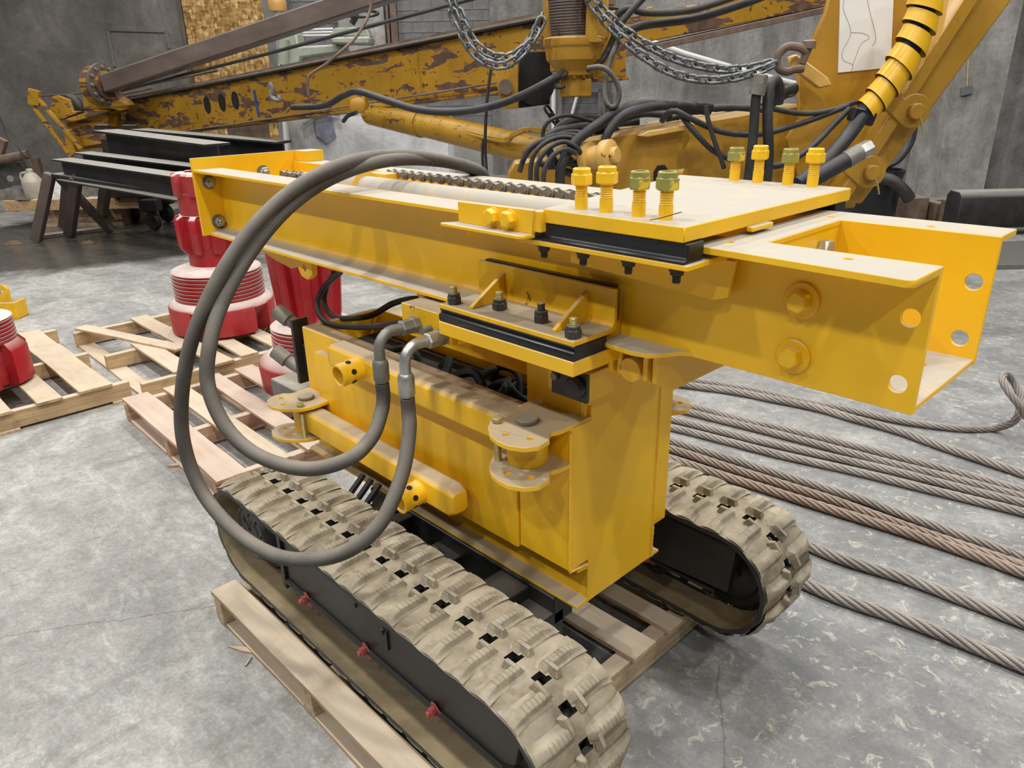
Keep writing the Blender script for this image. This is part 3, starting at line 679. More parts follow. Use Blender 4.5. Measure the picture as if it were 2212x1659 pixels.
chain_root = MB().cyl((-1.80, .245, 1.50), (-1.80, .275, 1.50), .006, n=10).build('drive_chain', M['chain_oily'], crawler, label='oily roller chain between the channels')
for k in range(23): put('chain_link', me_o if k % 2 else me_i, chain_root, T(-1.79 + k * .047, .262, 1.516 - .008 * min(1, k / 20)) @ RX(.0))
for k in range(7): put('chain_link', me_o if k % 2 else me_i, chain_root, T(-2.16 + k * .047, .060, 1.508))

# ---- manifold block, elbows and the two big hoses
mb = MB(); mb.box(-1.26, -1.05, -.135, .02, 1.17, 1.247); mb.prism([(-1.05, 1.17), (-1.05, 1.2137), (-.93, 1.2137)], (0, -.12, 0), (1, 0, 0), (0, 0, 1), (0, 1, 0), .10)
man = mb.build('manifold_block', M['yellow_worn'], crawler, .002, 'worn yellow hose manifold block')
def elbow(x, z, mat, nm):
    root = MB().hexa((x, -.1355, z), (x, -.158, z), .040).build('hose_elbow', M['zinc_dull'], man, .0008, ang=20)
    MB().hexa((x, -.158, z), (x, -.192, z), .037).build('union_nut', mat, root, .0008, ang=20)
    p = [(x, -.19, z), (x - .004, -.215, z)] + [(x - .004, -.215 - .045 * sin(a), z - .045 + .045 * cos(a)) for a in [pi / 2 * i / 6 for i in range(1, 7)]] + [(x - .004, -.260, z - .075)]
    MB().tube(p, .0145, 16).build('bent_tube', mat, root)
    MB().lathe([(.0165, 0), (.0215, .008), (.0215, .052), (.019, .060), (.016, .064)], (x - .004, -.260, z - .132), n=24).build('crimp_collar', mat, root)
    return Vector((x - .004, -.260, z - .135))
e1 = elbow(-1.192, 1.200, M['zinc_dull'], 'a'); e2 = elbow(-1.083, 1.190, M['zinc'], 'b')
MB().cyl((-1.135, -.135, 1.20), (-1.135, -.165, 1.20), .010, n=14).build('plug', M['zinc_dull'], man)
def hose(start, px, r, label):
    pts = [start, start - Vector((0, 0, .04))] + [at(u, v, 1, y) for u, v, y in px]
    q_ = pts[-1]; pts[-1] = q_ + Vector((0, 0, .008)); pts += [q_ + Vector((-.01, .035, -.05)), q_ + Vector((-.015, .045, -.15))]
    mb = MB(); mb.tube(resample(spline(pts, 14), .012), r, 16); return mb.build('hydraulic_hose', M['hose'], crawler, label=label, ang=60)
hose(e2, [(884, 930, -.275), (870, 1020, -.33), (825, 1125, -.42), (760, 1185, -.49), (680, 1208, -.55), (590, 1198, -.59), (500, 1140, -.62), (430, 1050, -.64), (393, 930, -.645), (403, 780, -.61), (452, 640, -.53), (530, 512, -.41), (620, 420, -.27), (720, 362, -.12), (820, 338, .05), (925, 341, .20), (1034, 374, .43)], .0190, 'outer of the two long looping hoses')
hose(e1, [(824, 890, -.275), (803, 945, -.33), (752, 992, -.42), (660, 1013, -.50), (560, 985, -.56), (490, 925, -.595), (450, 835, -.60), (453, 745, -.57), (482, 650, -.50), (545, 540, -.39), (625, 447, -.26), (720, 383, -.11), (830, 348, .05), (935, 346, .22), (1020, 371, .425)], .0190, 'inner of the two long looping hoses')
# thin hoses looping from the beam into the hull
for k, px in enumerate(([(735, 588, .10), (705, 615, .10), (686, 650, .08), (692, 682, .06), (720, 702, .06), (800, 706, .06), (870, 696, .03)],
                        [(722, 590, .14), (705, 622, .14), (700, 655, .12), (715, 680, .12), (745, 688, .14), (800, 682, .16), (850, 655, .18), (900, 645, .20), (935, 655, .20)])):
    mb = MB(); mb.tube(spline([at(u, v, 1, y) for u, v, y in px], 8), .011, 10); mb.build('thin_hose', M['black_hose'], crawler)
for k in range(3):
    mb = MB(); mb.tube(spline([(-1.62 - .05 * k, -.03, .50), (-1.60 - .05 * k, -.14, .42), (-1.52 - .05 * k, -.22, .36), (-1.4, -.28, .34)], 6), .011, 8); mb.build('thin_hose', M['black_hose'], crawler)

# ---- tracks
R1, C1 = .183, Vector((-1.882, .358)); R2, C2 = .181, Vector((-.602, .336))
def track_path():
    d = C2 - C1; ang = atan2(d.y, d.x); n = Vector((-sin(ang), cos(ang))); Ls = d.length
    segs = []; pts = []
    top0, top1 = C1 + n * R1, C2 + n * R2; bot1, bot0 = C2 - n * R2, C1 - n * R1
    total = Ls * 2 + pi * R1 + pi * R2
    def f(s):
        s %= total
        if s < Ls: t = s / Ls; return top0.lerp(top1, t), n
        s -= Ls
        if s < pi * R2:
            a = ang + pi / 2 - s / R2; v = Vector((cos(a), sin(a))); return C2 + v * R2, v
        s -= pi * R2
        if s < Ls: return bot1.lerp(bot0, s / Ls), -n
        s -= Ls; a = ang - pi / 2 - s / R1; v = Vector((cos(a), sin(a))); return C1 + v * R1, v
    return f, total
tf, tot = track_path()
NP = 41; PITCH = tot / NP
def lug_final(s):
    """bar from the centre slot to the belt edge with a short hook at its centre end; local x along the travel, y across, z out"""
    mb = MB(); px = [(-.030, 0), (-.0180, .0045), (-.0118, .0170), (-.0090, .0205), (.0090, .0205), (.0115, .0170), (.0155, .0045), (.023, 0)]
    st = [(.012, .0, .7), (.022, .55, .85), (.026, 1, 1), (.098, 1, 1), (.116, .72, 1.05), (.134, .34, 1.2), (.1435, .16, 1.3)]
    vs = []; fs = []
    for y, hz, wx in st:
        for x, z in px: vs.append((x * wx, -y * s, z * hz - .0008))
    n = len(px)
    for i in range(len(st) - 1):
        for k in range(n - 1):
            f = (i * n + k, i * n + k + 1, (i + 1) * n + k + 1, (i + 1) * n + k); fs.append(f if s < 0 else f[::-1])
    mb.add(vs, fs)
    def tap(x0, x1, y0, y1, h, sl):
        y0, y1 = min(y0, y1), max(y0, y1)
        vs = [(x0 - sl, y0 - sl * .6, -.001), (x1 + sl, y0 - sl * .6, -.001), (x1 + sl, y1 + sl * .6, -.001), (x0 - sl, y1 + sl * .6, -.001), (x0, y0, h), (x1, y0, h), (x1, y1, h), (x0, y1, h)]
        mb.add(vs, [(0,3,2,1), (4,5,6,7), (0,1,5,4), (1,2,6,5), (2,3,7,6), (3,0,4,7)])
    hk = -s
    tap(min(0, hk * .034), max(0, hk * .034), -s * .026, -s * .039, .0206, .007)
    me = mb.mesh('tread_lug', M['rubber_lug'], .0018, True, 30); return me
LUG_A, LUG_B = lug_final(1), lug_final(-1)
def make_track(yc, label, flip):
    hw = .1435
    ys = [-hw, -.085, -.019, .019, .085, hw]; SUB = 8
    mb = MB(); inn = MB()
    N = NP * SUB; TH = .022
    ring = []
    for i in range(N):
        s = i * PITCH / SUB; p, n = tf(s); row = []
        fr = (i % SUB) / SUB; sc_ = .5 - .5 * cos(2 * pi * fr)
        for j, y in enumerate(ys):
            e = 0
            if j in (0, 5): e = -.004 - .004 * sc_
            elif j in (1, 4): e = -.003 * sc_
            q = p + n * e; row.append(Vector((q.x, yc + y, q.y)))
        inner = [Vector((p.x - n.x * TH, yc + y, p.y - n.y * TH)) for y in ys]
        ring.append((row, inner))
    solid = lambda i, j: not (j == 2 and (i % SUB) in (2, 3, 4))
    V = [v for r in ring for v in r[0]]; VI = [v for r in ring for v in r[1]]; o = len(V); fs = []
    J = len(ys)
    for i in range(N):
        i2 = (i + 1) % N
        for j in range(J - 1):
            if not solid(i, j):
                continue
            a, b, c, d = i * J + j, i2 * J + j, i2 * J + j + 1, i * J + j + 1
            fs.append((a, b, c, d)); fs.append((o + d, o + c, o + b, o + a))
            if j == 0: fs.append((a, o + a, o + b, b))
            if j == J - 2: fs.append((c, o + c, o + d, d))
            if j == 1 and not solid(i, 2): fs.append((c, o + c, o + d, d))
            if j == 3 and not solid(i, 2): fs.append((a, o + a, o + b, b))
            if j == 2 and not solid(i2, 2): fs.append((b, o + b, o + c, c))
            if j == 2 and not solid((i - 1) % N, 2): fs.append((d, o + d, o + a, a))
    mb.add(V + VI, fs)
    me = mb.mesh('rubber_track', M['rubber'], 0, True, 50); me.materials.append(M['rubber_in']); me.materials.append(M['black_hose'])
    for p in me.polygons:
        if all(k >= o for k in p.vertices): p.material_index = 1
        elif any(k >= o for k in p.vertices): p.material_index = 2
    tr = put('rubber_track', me, crawler, None, label)
    for k in range(NP):
        for side in (0, 1):
            s = (k + (.875 if side == 0 else .30)) * PITCH; p, n = tf(s); tx = Vector((n.y, 0, -n.x)); nz = Vector((n.x, 0, n.y)); yy = nz.cross(tx)
            mt = Matrix(((tx.x, 0, nz.x, p.x), (0, 1, 0, yc), (tx.z, 0, nz.z, p.y), (0, 0, 0, 1)))
            put('tread_lug', LUG_A if side == 0 else LUG_B, tr, mt)
    return tr
trn = make_track(-.3085, 'near rubber track, tan with dried dust', False)
trf = make_track(.6375, 'far rubber track, tan with dried dust', True)
BP = M['black_paint']
def track_gear(tr, yc, sgn):
    """sgn=-1: outside towards the camera"""
    yo = yc + sgn * .083; yi = yc - sgn * .112
    def yb(a, b): return (min(a, b), max(a, b))
    mb = MB()
    a, b = yb(yo, yc - sgn * .06)
    mb.prism([(-1.66, .27), (-.64, .262), (-.58, .30), (-.55, .46), (-1.66, .492)], (0, a, 0), (1, 0, 0), (0, 0, 1), (0, 1, 0), b - a)
    fr = mb.build('side_frame', BP, tr, .003, 'black steel side frame')
    a, b = yb(yo + sgn * .012, yo); MB().prism([(-1.66, .262), (-.62, .255), (-.62, .268), (-1.66, .275)], (0, a, 0), (1, 0, 0), (0, 0, 1), (0, 1, 0), b - a).build('frame_lip', BP, tr, .001)
    a, b = yb(yo + sgn * .006, yo); MB().box(-1.685, -1.665, *yb(yo + sgn * .01, yc), .235, .50).build('frame_bracket', BP, tr, .001)
    for x in (-1.085,):
        MB().box(x, x + .006, a, b, .335, .40).build('guide_rib', BP, tr)
        MB().hexa((x - .02, yo, .385), (x - .02, yo + sgn * .008, .385), .016).build('frame_bolt', M['bolt_dark'], tr)
    MB().hexa((-1.24, yo, .40), (-1.24, yo + sgn * .006, .40), .016).build('frame_bolt', M['bolt_dark'], tr)
    for x in (-1.535, -1.20, -.88):
        mb = MB(); mb.prism([(x - .012, .245), (x + .028, .245), (x + .028, .268), (x + .005, .285), (x - .012, .285)], (0, yo + sgn * .004, 0), (1, 0, 0), (0, 0, 1), (0, sgn, 0), .004)
        mb.hexa((x, yo + sgn * .008, .265), (x, yo + sgn * .024, .265), .024); mb.cyl((x, yo + sgn * .02, .265), (x, yo + sgn * .032, .265), .008, n=12)
        mb.build('roller_bolt', M['red_bolt'], tr, .0008, 'red painted roller bolt', ang=25)
        MB().lathe([(.03, -.05), (.062, -.05), (.062, -.02), (.045, -.015), (.045, .015), (.062, .02), (.062, .05), (.03, .05)], (x, yc, .242), (0, 1, 0), n=20).build('roller', M['bolt_dark'], tr)
    # drive motor at the rear and toothed idler at the front
    mb = MB(); mb.lathe([(.105, 0), (.105, .09), (.098, .10), (.092, .10), (.088, .094), (.05, .094), (.045, .098), (.0, .098)], (C1.x + .02, yc + sgn * .002, C1.y + .01), (0, sgn, 0), n=40)
    mo = mb.build('drive_motor', M['bolt_dark'], tr, label='dark grey cast drive motor cover')
    yf = yc + sgn * .096
    for k in range(8):
        a = k * pi / 4 + .2; MB().cyl((C1.x + .02 + .068 * cos(a), yf, C1.y + .01 + .068 * sin(a)), (C1.x + .02 + .068 * cos(a), yf + sgn * .006, C1.y + .01 + .068 * sin(a)), .008, n=10).build('cover_bolt', M['bolt_dark'], mo)
    mb = MB(); mb.bar((C1.x - .028, yf + sgn * .001, C1.y + .05), (C1.x - .028, yf + sgn * .001, C1.y + .02), .006, .006, (0, 1, 0)); mb.bar((C1.x + .0, yf + sgn * .001, C1.y + .055), (C1.x + .0, yf + sgn * .001, C1.y + .02), .006, .006, (0, 1, 0)); mb.bar((C1.x + .0, yf + sgn * .001, C1.y + .02), (C1.x + .018, yf + sgn * .001, C1.y + .02), .006, .006, (0, 1, 0)); mb.bar((C1.x + .018, yf + sgn * .001, C1.y + .055), (C1.x + .018, yf + sgn * .001, C1.y + .02), .006, .006, (0, 1, 0))
    mb.build('cast_letters', M['bolt_dark'], mo)
    mb = MB(); teeth = []
    for k in range(15):
        a = 2 * pi * k / 15
        for da, r in ((-.12, .128), (-.05, .153), (.05, .153), (.12, .128)): teeth.append((C2.x + r * cos(a + da), C2.y + r * sin(a + da)))
    mb.prism(teeth, (0, yc - .025, 0), (1, 0, 0), (0, 0, 1), (0, 1, 0), .05)
    for s2 in (-1, 1): mb.lathe([(.135, 0), (.135, .012), (.11, .014), (.10, .006), (.04, .006), (.04, .03), (.0, .03)], (C2.x, yc + s2 * .03, C2.y), (0, s2, 0), n=36)
    mb.build('front_sprocket', BP, tr)
    mb = MB(); mb.lathe([(.15, 0), (.15, .10)], (C1.x, yc - .05, C1.y), (0, 1, 0), n=36); mb.build('rear_wheel', M['bolt_dark'], tr)
track_gear(trn, -.3085, -1); track_gear(trf, .6375, -1)
# inner box frames seen under the hull
mb = MB(); mb.prism([(-1.5, .26), (-.56, .30), (-.55, .47), (-1.5, .49)], (0, .52, 0), (1, 0, 0), (0, 0, 1), (0, 1, 0), .02); mb.build('frame_cover', BP, crawler, .003, 'black inner cover plate of the far track')
mb = MB()
for x in (-1.62, -1.02): mb.box(x, x + .12, -.20, .54, .33, .44)
mb.box(-1.7, -.80, -.02, .06, .36, .452); mb.box(-1.7, -.80, .28, .36, .36, .452)
mb.box(-.93, -.80, -.17, .02, .30, .40); mb.box(-1.32, -1.2, -.19, .03, .34, .40); mb.box(-1.55, -1.45, -.17, .02, .36, .44)
mb.build('undercarriage', BP, crawler, .003, 'black undercarriage beams between the tracks')
MB().box(-1.005, -.935, -.145, -.035, .405, .418).build('frame_plate', M['cap_grey'], crawler, .001)
MB().lathe([(.03, 0), (.028, .015), (.02, .02)], (-1.28, -.08, .40), n=20).build('frame_cap', M['bolt_dark'], crawler)
# ================================================================ pallets
def rough_plank(name, L_, w, t, mat, seed, split=0):
    """board along x with slightly uneven edges"""
    r = random.Random(seed); mb = MB(); n = 6; vs = []
    for i in range(n + 1):
        x = -L_ / 2 + L_ * i / n; e0 = r.uniform(-.003, .003); e1 = r.uniform(-.003, .003); zz = r.uniform(-.0015, .0015)
        if i in (0, n): x += r.uniform(-.006, .006)
        for y, z in ((-w / 2 + e0, 0), (w / 2 + e1, 0), (w / 2 + e1, t), (-w / 2 + e0, t)): vs.append((x, y, z + zz))
    fs = [(0, 1, 2, 3), tuple(n * 4 + k for k in (3, 2, 1, 0))]
    for i in range(n):
        for k in range(4):
            k2 = (k + 1) % 4; fs.append((i * 4 + k, (i + 1) * 4 + k, (i + 1) * 4 + k2, i * 4 + k2))
    mb.add(vs, fs); return mb.mesh(name, mat, .0015, False)
def pallet(label, X0, X1, Y0, Y1, planks, ns, mat, mats2, ztop=.13, rot=0, group='pallets on the floor', stw=.045, low=True):
    cx, cy = (X0 + X1) / 2, (Y0 + Y1) / 2; th = .018
    t = thing('wooden_pallet', label, 'pallet', (cx, cy, 0), None); G = T(cx, cy, 0) @ RZ(rot)
    for i, p in enumerate(planks):                    # (y centre rel. to Y0, width, x offset, length factor, angle, tilt)
        y, w, dx, lf, a, tilt = p; Lp = (X1 - X0) * lf
        me = rough_plank('plank', Lp, w, th, mats2 if i % 3 == 1 else mat, len(label) * 31 + i * 7)
        put('plank', me, t, G @ T(dx, Y0 + y - cy, ztop - th + (.019 if tilt else 0)) @ RZ(a) @ RY(tilt))
    for k in range(ns):
        x = X0 + .05 + (X1 - X0 - .1) * k / (ns - 1)
        me = rough_plank('stringer', Y1 - Y0, stw, ztop - th - (.016 if low else 0) - .001, mat, 50 + k)
        put('stringer', me, t, G @ T(x - cx, 0, .0165 if low else 0) @ RZ(pi / 2))
    if low:
        for k in range(3):
            y = (.06, (Y1 - Y0) / 2, Y1 - Y0 - .06)[k]
            me = rough_plank('plank', X1 - X0, .11, .016, mat, 80 + k); put('plank', me, t, G @ T(0, Y0 + y - cy, 0))
    return t
seedless = random.Random(5)
# under the machine
pallet('weathered wooden pallet carrying the yellow tracked machine', -2.0, -.70, -.535, .80, [(.045, .095, 0, 1.0, .0, 0), (.20, .10, 0, 1, 0, 0), (.36, .10, 0, 1, 0, 0), (.55, .10, 0, 1, 0, 0), (.835, .115, 0, 1, 0, 0), (1.0, .075, 0, 1, 0, 0), (1.13, .10, 0, 1, 0, 0), (1.28, .10, 0, 1, 0, 0)], 3, M['wood_grey'], M['wood_grey'], .128, 0, stw=.055)
# centre pallet with the shorter red tool
pallet('dusty pallet with wide boards between the crawler and the cracked pallet', -4.10, -2.72, -.16, 1.02, [(.075, .15, 0, 1, 0, 0), (.30, .12, .0, 1, .01, 0), (.52, .11, 0, 1, -.01, 0), (.74, .12, 0, 1, .0, 0), (.94, .11, 0, 1, .02, 0), (1.12, .11, 0, 1, 0, 0)], 3, M['wood_pink'], M['wood_pale'], .135, -.03)
# middle pallet with the tall red tool
pallet('broken pallet with a skewed board under the tallest red tool', -5.85, -4.28, .06, 1.42, [(.235, .10, -.21, .70, .34, .012), (.27, .13, .32, .52, 0, 0), (.50, .13, 0, 1, .02, 0), (.72, .12, .05, .9, -.02, 0), (.95, .12, 0, 1, 0, 0), (1.15, .12, 0, 1, .02, 0), (1.30, .11, 0, 1, 0, 0)], 3, M['wood_pale'], M['wood_grey'], .13, -.02, stw=.05)
# left pallet
pallet('half cut off pale pallet at the left edge under a red tool', -6.05, -4.40, -1.35, .0, [(.10, .12, 0, 1, 0, 0), (.40, .13, 0, 1, 0, 0), (.66, .11, 0, 1, 0, 0), (.90, .13, 0, 1, .01, 0), (1.16, .18, 0, 1, .0, 0)], 3, M['wood_pale'], M['wood_pale'], .135, .0, stw=.05)
# splinters
def splinter(label, P, d, Ln, w, h=.006):
    d = Vector(d).normalized(); n = Vector((-d.y, d.x, 0)); P = Vector(P); mb = MB()
    a = [P + n * w, P - n * w, P + d * Ln * .6 - n * w * .7, P + d * Ln, P + d * Ln * .55 + n * w * .8]
    mb.add([p for p in a] + [p + Vector((0, 0, h)) for p in a], [(0, 4, 3, 2, 1), (5, 6, 7, 8, 9)] + [(i, (i + 1) % 5, 5 + (i + 1) % 5, 5 + i) for i in range(5)])
    return tag(mb.build('wood_splinter', M['wood_pale'], smooth=False), label, 'splinter', 'wood splinters on the floor')
p0 = at(560, 1410, 2, .001); p1 = at(492, 1398, 2, .001); splinter('long split wood splinter beside the tracked machine\'s pallet', p0, p1 - p0, (p1 - p0).length, .012)
p0 = at(605, 1440, 2, .001); p1 = at(560, 1405, 2, .001); splinter('short splinter wedged against the machine\'s pallet', p0, p1 - p0, (p1 - p0).length, .010)
p0 = at(530, 1440, 2, .001); p1 = at(545, 1420, 2, .001); splinter('thin sliver below the long splinter', p0, p1 - p0, (p1 - p0).length, .003)
p0 = at(395, 1005, 2, .001); p1 = at(362, 1010, 2, .001); splinter('small wood chip on the floor left of the looping hoses', p0, p1 - p0, (p1 - p0).length, .014, .012)

# ================================================================ red drilling tools
def red_tool(label, x, y, z0, sc_, rot, parts_h):
    t = thing('drill_tool', label, 'drilling tool', (x, y, z0), 'red drilling tools on pallets')
    kind = parts_h
    def body(nm, prof, rf=None, n=48, bev=0): return MB().lathe([(r * sc_, h * sc_) for r, h in prof], (x, y, z0), n=n, rfun=rf).build(nm, M['red_paint'], t, bev, ang=40)
    def flute(n, dep, lo, hi, duty=.5):
        def f(r, h, a):
            if h < lo * sc_ or h > hi * sc_: return r
            c = cos(n * a + rot); k = max(0, min(1, (c + .35) * 2.2)); return r * (1 - dep * k)
        return f
    if kind == 'A':
        body('base_flare', [(.33, 0), (.375, .02), (.375, .20), (.365, .215), (.32, .245)], lambda r, h, a: r * (.66 if (cos(5 * a + rot) > .70 and h < .19 * sc_) else 1), 120)
        body('thread_collar', [(.31, .24)] + [q for k in range(7) for q in ((.318, .25 + k * .027), (.318, .266 + k * .027), (.302, .268 + k * .027), (.302, .275 + k * .027))] + [(.318, .445), (.31, .455), (.20, .49)], None, 56)
        body('neck', [(.175, .46), (.175, .60)])
        body('fluted_body', [(.185, .575), (.205, .59), (.232, .63), (.232, .82), (.222, .835), (.19, .85)], flute(10, .2, .5, .84), 120)
        body('upper_neck', [(.18, .84), (.18, 1.0)])
        body('spline_top', [(.18, .97), (.205, .985), (.205, 1.12), (.19, 1.135), (.12, 1.14), (.12, 1.05)], flute(8, .16, .9, 1.2), 120)
    elif kind == 'B':
        body('base_flare', [(.29, 0), (.318, .03), (.328, .17), (.315, .20), (.23, .26)], flute(12, .05, .0, .16), 120)
        body('thread_collar', [(.22, .25)] + [q for k in range(5) for q in ((.235, .265 + k * .024), (.235, .279 + k * .024), (.223, .281 + k * .024), (.223, .287 + k * .024))] + [(.235, .392), (.22, .402), (.15, .42)], None, 56)
        body('fluted_body', [(.15, .40), (.172, .42), (.18, .47), (.205, .80), (.205, .95), (.17, .97)], flute(9, .22, .47, .96), 120)
    else:
        body('base_flare', [(.25, 0), (.29, .02), (.29, .22), (.25, .27)], lambda r, h, a: r * (.78 if cos(6 * a + rot) > .6 else 1), 120)
        body('thread_collar', [(.24, .26)] + [q for k in range(6) for q in ((.25, .275 + k * .022), (.25, .288 + k * .022), (.238, .29 + k * .022), (.238, .296 + k * .022))] + [(.25, .41), (.22, .42)], None, 56)
        body('neck', [(.14, .41), (.14, .47), (.10, .475)])
    return t
red_tool('tallest red drilling tool with fluted waist and flared slotted foot', -5.06, .93, .13, 1.0, 2.78, 'A')
red_tool('red fluted drilling tool with rounded flutes, half hidden behind the hoses', -3.44, .77, .135, 1.0, .2, 'B')
red_tool('squat red tool cut off by the left edge of the picture', -5.02, -.66, .135, 1.0, .9, 'C')

# ================================================================ wire ropes
def rope(label, px, r, mat, z=None, lay=.26, off=0, group='wire ropes laid out on the floor', n3=False):
    pts = px if n3 else [at(u, v, 2, r * 1.0) + Vector((0, 0, .002)) for u, v in px]
    if not n3: pts.append(pts[-1] + (pts[-1] - pts[-2]).normalized() * .9)
    path = resample(spline(pts, 16), .014); t = thing('wire_rope', label, 'wire rope', (path[0].x, path[0].y, 0), group)
    fr = []; t0 = (path[1] - path[0]).normalized(); u = frame(t0)[0]
    for i, p in enumerate(path):
        tg = (path[min(i + 1, len(path) - 1)] - path[max(i - 1, 0)]).normalized(); u = t0.rotation_difference(tg) @ u; u = (u - tg * u.dot(tg)).normalized(); t0 = tg; fr.append((u, tg.cross(u)))
    for k in range(6):
        sp = []
        for i, p in enumerate(path):
            a = 2 * pi * k / 6 + off + 2 * pi * (i * .014) / lay; sp.append(p + fr[i][0] * (cos(a) * r * .66) + fr[i][1] * (sin(a) * r * .66))
        MB().tube(sp, r * .36, 7).build('strand', mat, t, ang=80)
    return t

ROPES = [
 ('rear wire rope lying along the curled one, farthest straight rope', [(1330,812),(1480,832),(1585,846),(1666,862),(1765,882),(1838,903),(1939,931),(2029,963),(2119,993),(2230,1030)], .022, 'rope', .0),
 ('upper rope of the grey four rope bundle', [(1340,838),(1503,880),(1603,908),(1711,931),(1838,962),(1939,988),(2065,1020),(2230,1066)], .019, 'rope', .4),
 ('second rope of the grey four rope bundle', [(1340,856),(1485,890),(1603,919),(1711,946),(1838,979),(1939,1005),(2065,1036),(2230,1080)], .020, 'rope', .8),
 ('third rope of the grey four rope bundle', [(1330,880),(1458,908),(1567,935),(1675,961),(1838,997),(1939,1020),(2065,1052),(2230,1092)], .019, 'rope', .2),
 ('front rope of the grey four rope bundle', [(1330,898),(1458,926),(1567,953),(1675,981),(1838,1017),(1957,1046),(2065,1072),(2230,1112)], .020, 'rope', .6),
 ('pale upper rope of the rusty three rope bundle', [(1330,920),(1458,957),(1567,989),(1675,1022),(1838,1072),(1930,1104),(2005,1132),(2174,1191),(2230,1211)], .020, 'rope', .1),
 ('middle rope of the rusty three rope bundle', [(1330,936),(1458,973),(1567,1008),(1675,1042),(1802,1082),(1884,1112),(2029,1163),(2198,1220),(2230,1232)], .021, 'rope_rust', .5),
 ('front rope of the rusty three rope bundle', [(1330,958),(1458,995),(1567,1030),(1657,1058),(1812,1107),(1957,1151),(2101,1199),(2230,1246)], .022, 'rope_rust', .9),
 ('thick wire rope second nearest, passing behind the far track', [(1560,1110),(1680,1152),(1812,1206),(1957,1250),(2077,1295),(2230,1352)], .023, 'rope', .3),
 ('thick wire rope nearest the camera right of the far track', [(1560,1190),(1680,1236),(1812,1292),(1957,1340),(2101,1396),(2240,1452)], .024, 'rope', .7)]
for lb, px, r, mt, off in ROPES: rope(lb, px, r, M[mt], off=off, lay=r * 13)
e = [at(u, v, 2, .022) for u, v in ((1330,800),(1494,822),(1621,842),(1729,866),(1838,886),(1925,905),(2000,917),(2083,926),(2150,925))]
tail = [at(2195, 905, 1, 3.02), at(2203, 860, 1, 3.08), at(2190, 825, 1, 3.12), at(2172, 808, 1, 3.08), at(2166, 822, 1, 3.0), at(2180, 848, 1, 2.96), at(2202, 876, 1, 2.95), at(2218, 905, 1, 2.96)]
rope('wire rope whose end curls up off the floor at the right edge', e + tail, .019, M['rope'], n3=True, lay=.24)
# ================================================================ the hall
def hall_box(name, p0, p1, q0, q1, z0, z1, mat, parent=None, label=None):
    return MB().box(p0, p1, q0, q1, z0, z1, HALL).build(name, mat, parent, 0, label, smooth=False)
def P_at(u, q, v=200): return pqz(bq(u, v, q))[0]
QW = 16.0
struct(hall_box('wall_left', -16, P_at(412, QW), QW, QW + .5, 0, 9, M['wall_dark']))
wb_ = struct(hall_box('wall_back', P_at(560, QW + .6), P_at(1345, QW + .6), QW + .6, QW + 1.0, 0, 9, M['mortar']))
struct(hall_box('wall_right', P_at(1335, 12.6), 16, 12.6, 13.2, 0, 9, M['wall_right']))
struct(hall_box('trim_1', P_at(572, QW + .3), P_at(640, QW + .3), QW + .25, QW + .59, 0, 9, M['block']))
# raised plaster frame of a blocked-up opening on the left wall
def wall_strip(a, b, w, q, mat, nm='trim_2', dep=.05):
    A, Bq = bq(a[0], a[1], q - dep / 2), bq(b[0], b[1], q - dep / 2); return MB().bar(A, Bq, w, dep, FH)
mb = MB()
for a, b, w in (((228, 62), (360, 66), .09), ((232, 62), (247, 145), .07), ((358, 66), (366, 105), .07), ((366, 105), (410, 255), .03)):
    A, Bq = bq(a[0], a[1], QW - .015), bq(b[0], b[1], QW - .015); mb.bar(A, Bq, w, .03, FH)
struct(mb.build('trim_2', M['wall_dark'], bevel=.01))
# concrete blocks of the back wall
blk = MB().box(-.195, .195, 0, .02, -.095, .095).mesh('concrete_block', M['block'], .004, False)
p0, p1 = P_at(640, QW + .58), P_at(1345, QW + .58); rowz = [.9 + .2 * k for k in range(17)]
for k, z in enumerate(rowz):
    x = p0 + (.1 if k % 2 else .3)
    while x < p1 - .2:
        u, v = 0, 0
        put('concrete_block', blk, wb_, HALL @ T(x, QW + .58, z)); x += .402
# flush concrete pier in the block wall
struct(hall_box('trim_3', P_at(1062, QW + .5), P_at(1215, QW + .5), QW + .52, QW + .60, 0, 9, M['wall_right']))
struct(hall_box('trim_4', P_at(745, QW + .45), P_at(842, QW + .45), QW + .42, QW + .575, 0, 9, M['column']))
for i, (u0, u1) in enumerate(((846, 851), (855, 868))): struct(hall_box('trim_%d' % (5 + i), P_at(u0, QW + .4), P_at(u1, QW + .4), QW + .40, QW + .57, 0, 9, M['steel_rust']))
# white conduits on the back wall
def conduit(label, px, q, r, mat):
    o = MB().tube([bq(u, v, q) for u, v in px], r, 8).build('wall_conduit', mat); return tag(o, label, 'pipe')
conduit('thin white pipe standing on the block wall right of the cylinder', [(1196, 150), (1196, 420)], QW + .45, .05, M['paper'])
conduit('slanting white rod leaning on the block wall beside the hanging hose', [(1268, 130), (1228, 275)], QW + .40, .035, M['paper'])
conduit('grey conduit crossing the right concrete wall behind the chains', [(1330, 62), (1480, 115), (1600, 150), (1727, 182)], 12.5, .035, M['paper'])
fr_ = thing('storage_rack', 'pale metal rack standing against the block wall under the winch', 'rack', bq(1255, 330, QW + .4))
for a, b in (((1208, 195), (1296, 195)), ((1210, 195), (1206, 330)), ((1296, 190), (1293, 330)), ((1300, 190), (1310, 330))):
    MB().bar(bq(*a, QW + .45), bq(*b, QW + .45), .07, .05, FH).build('rail', M['block'], fr_)
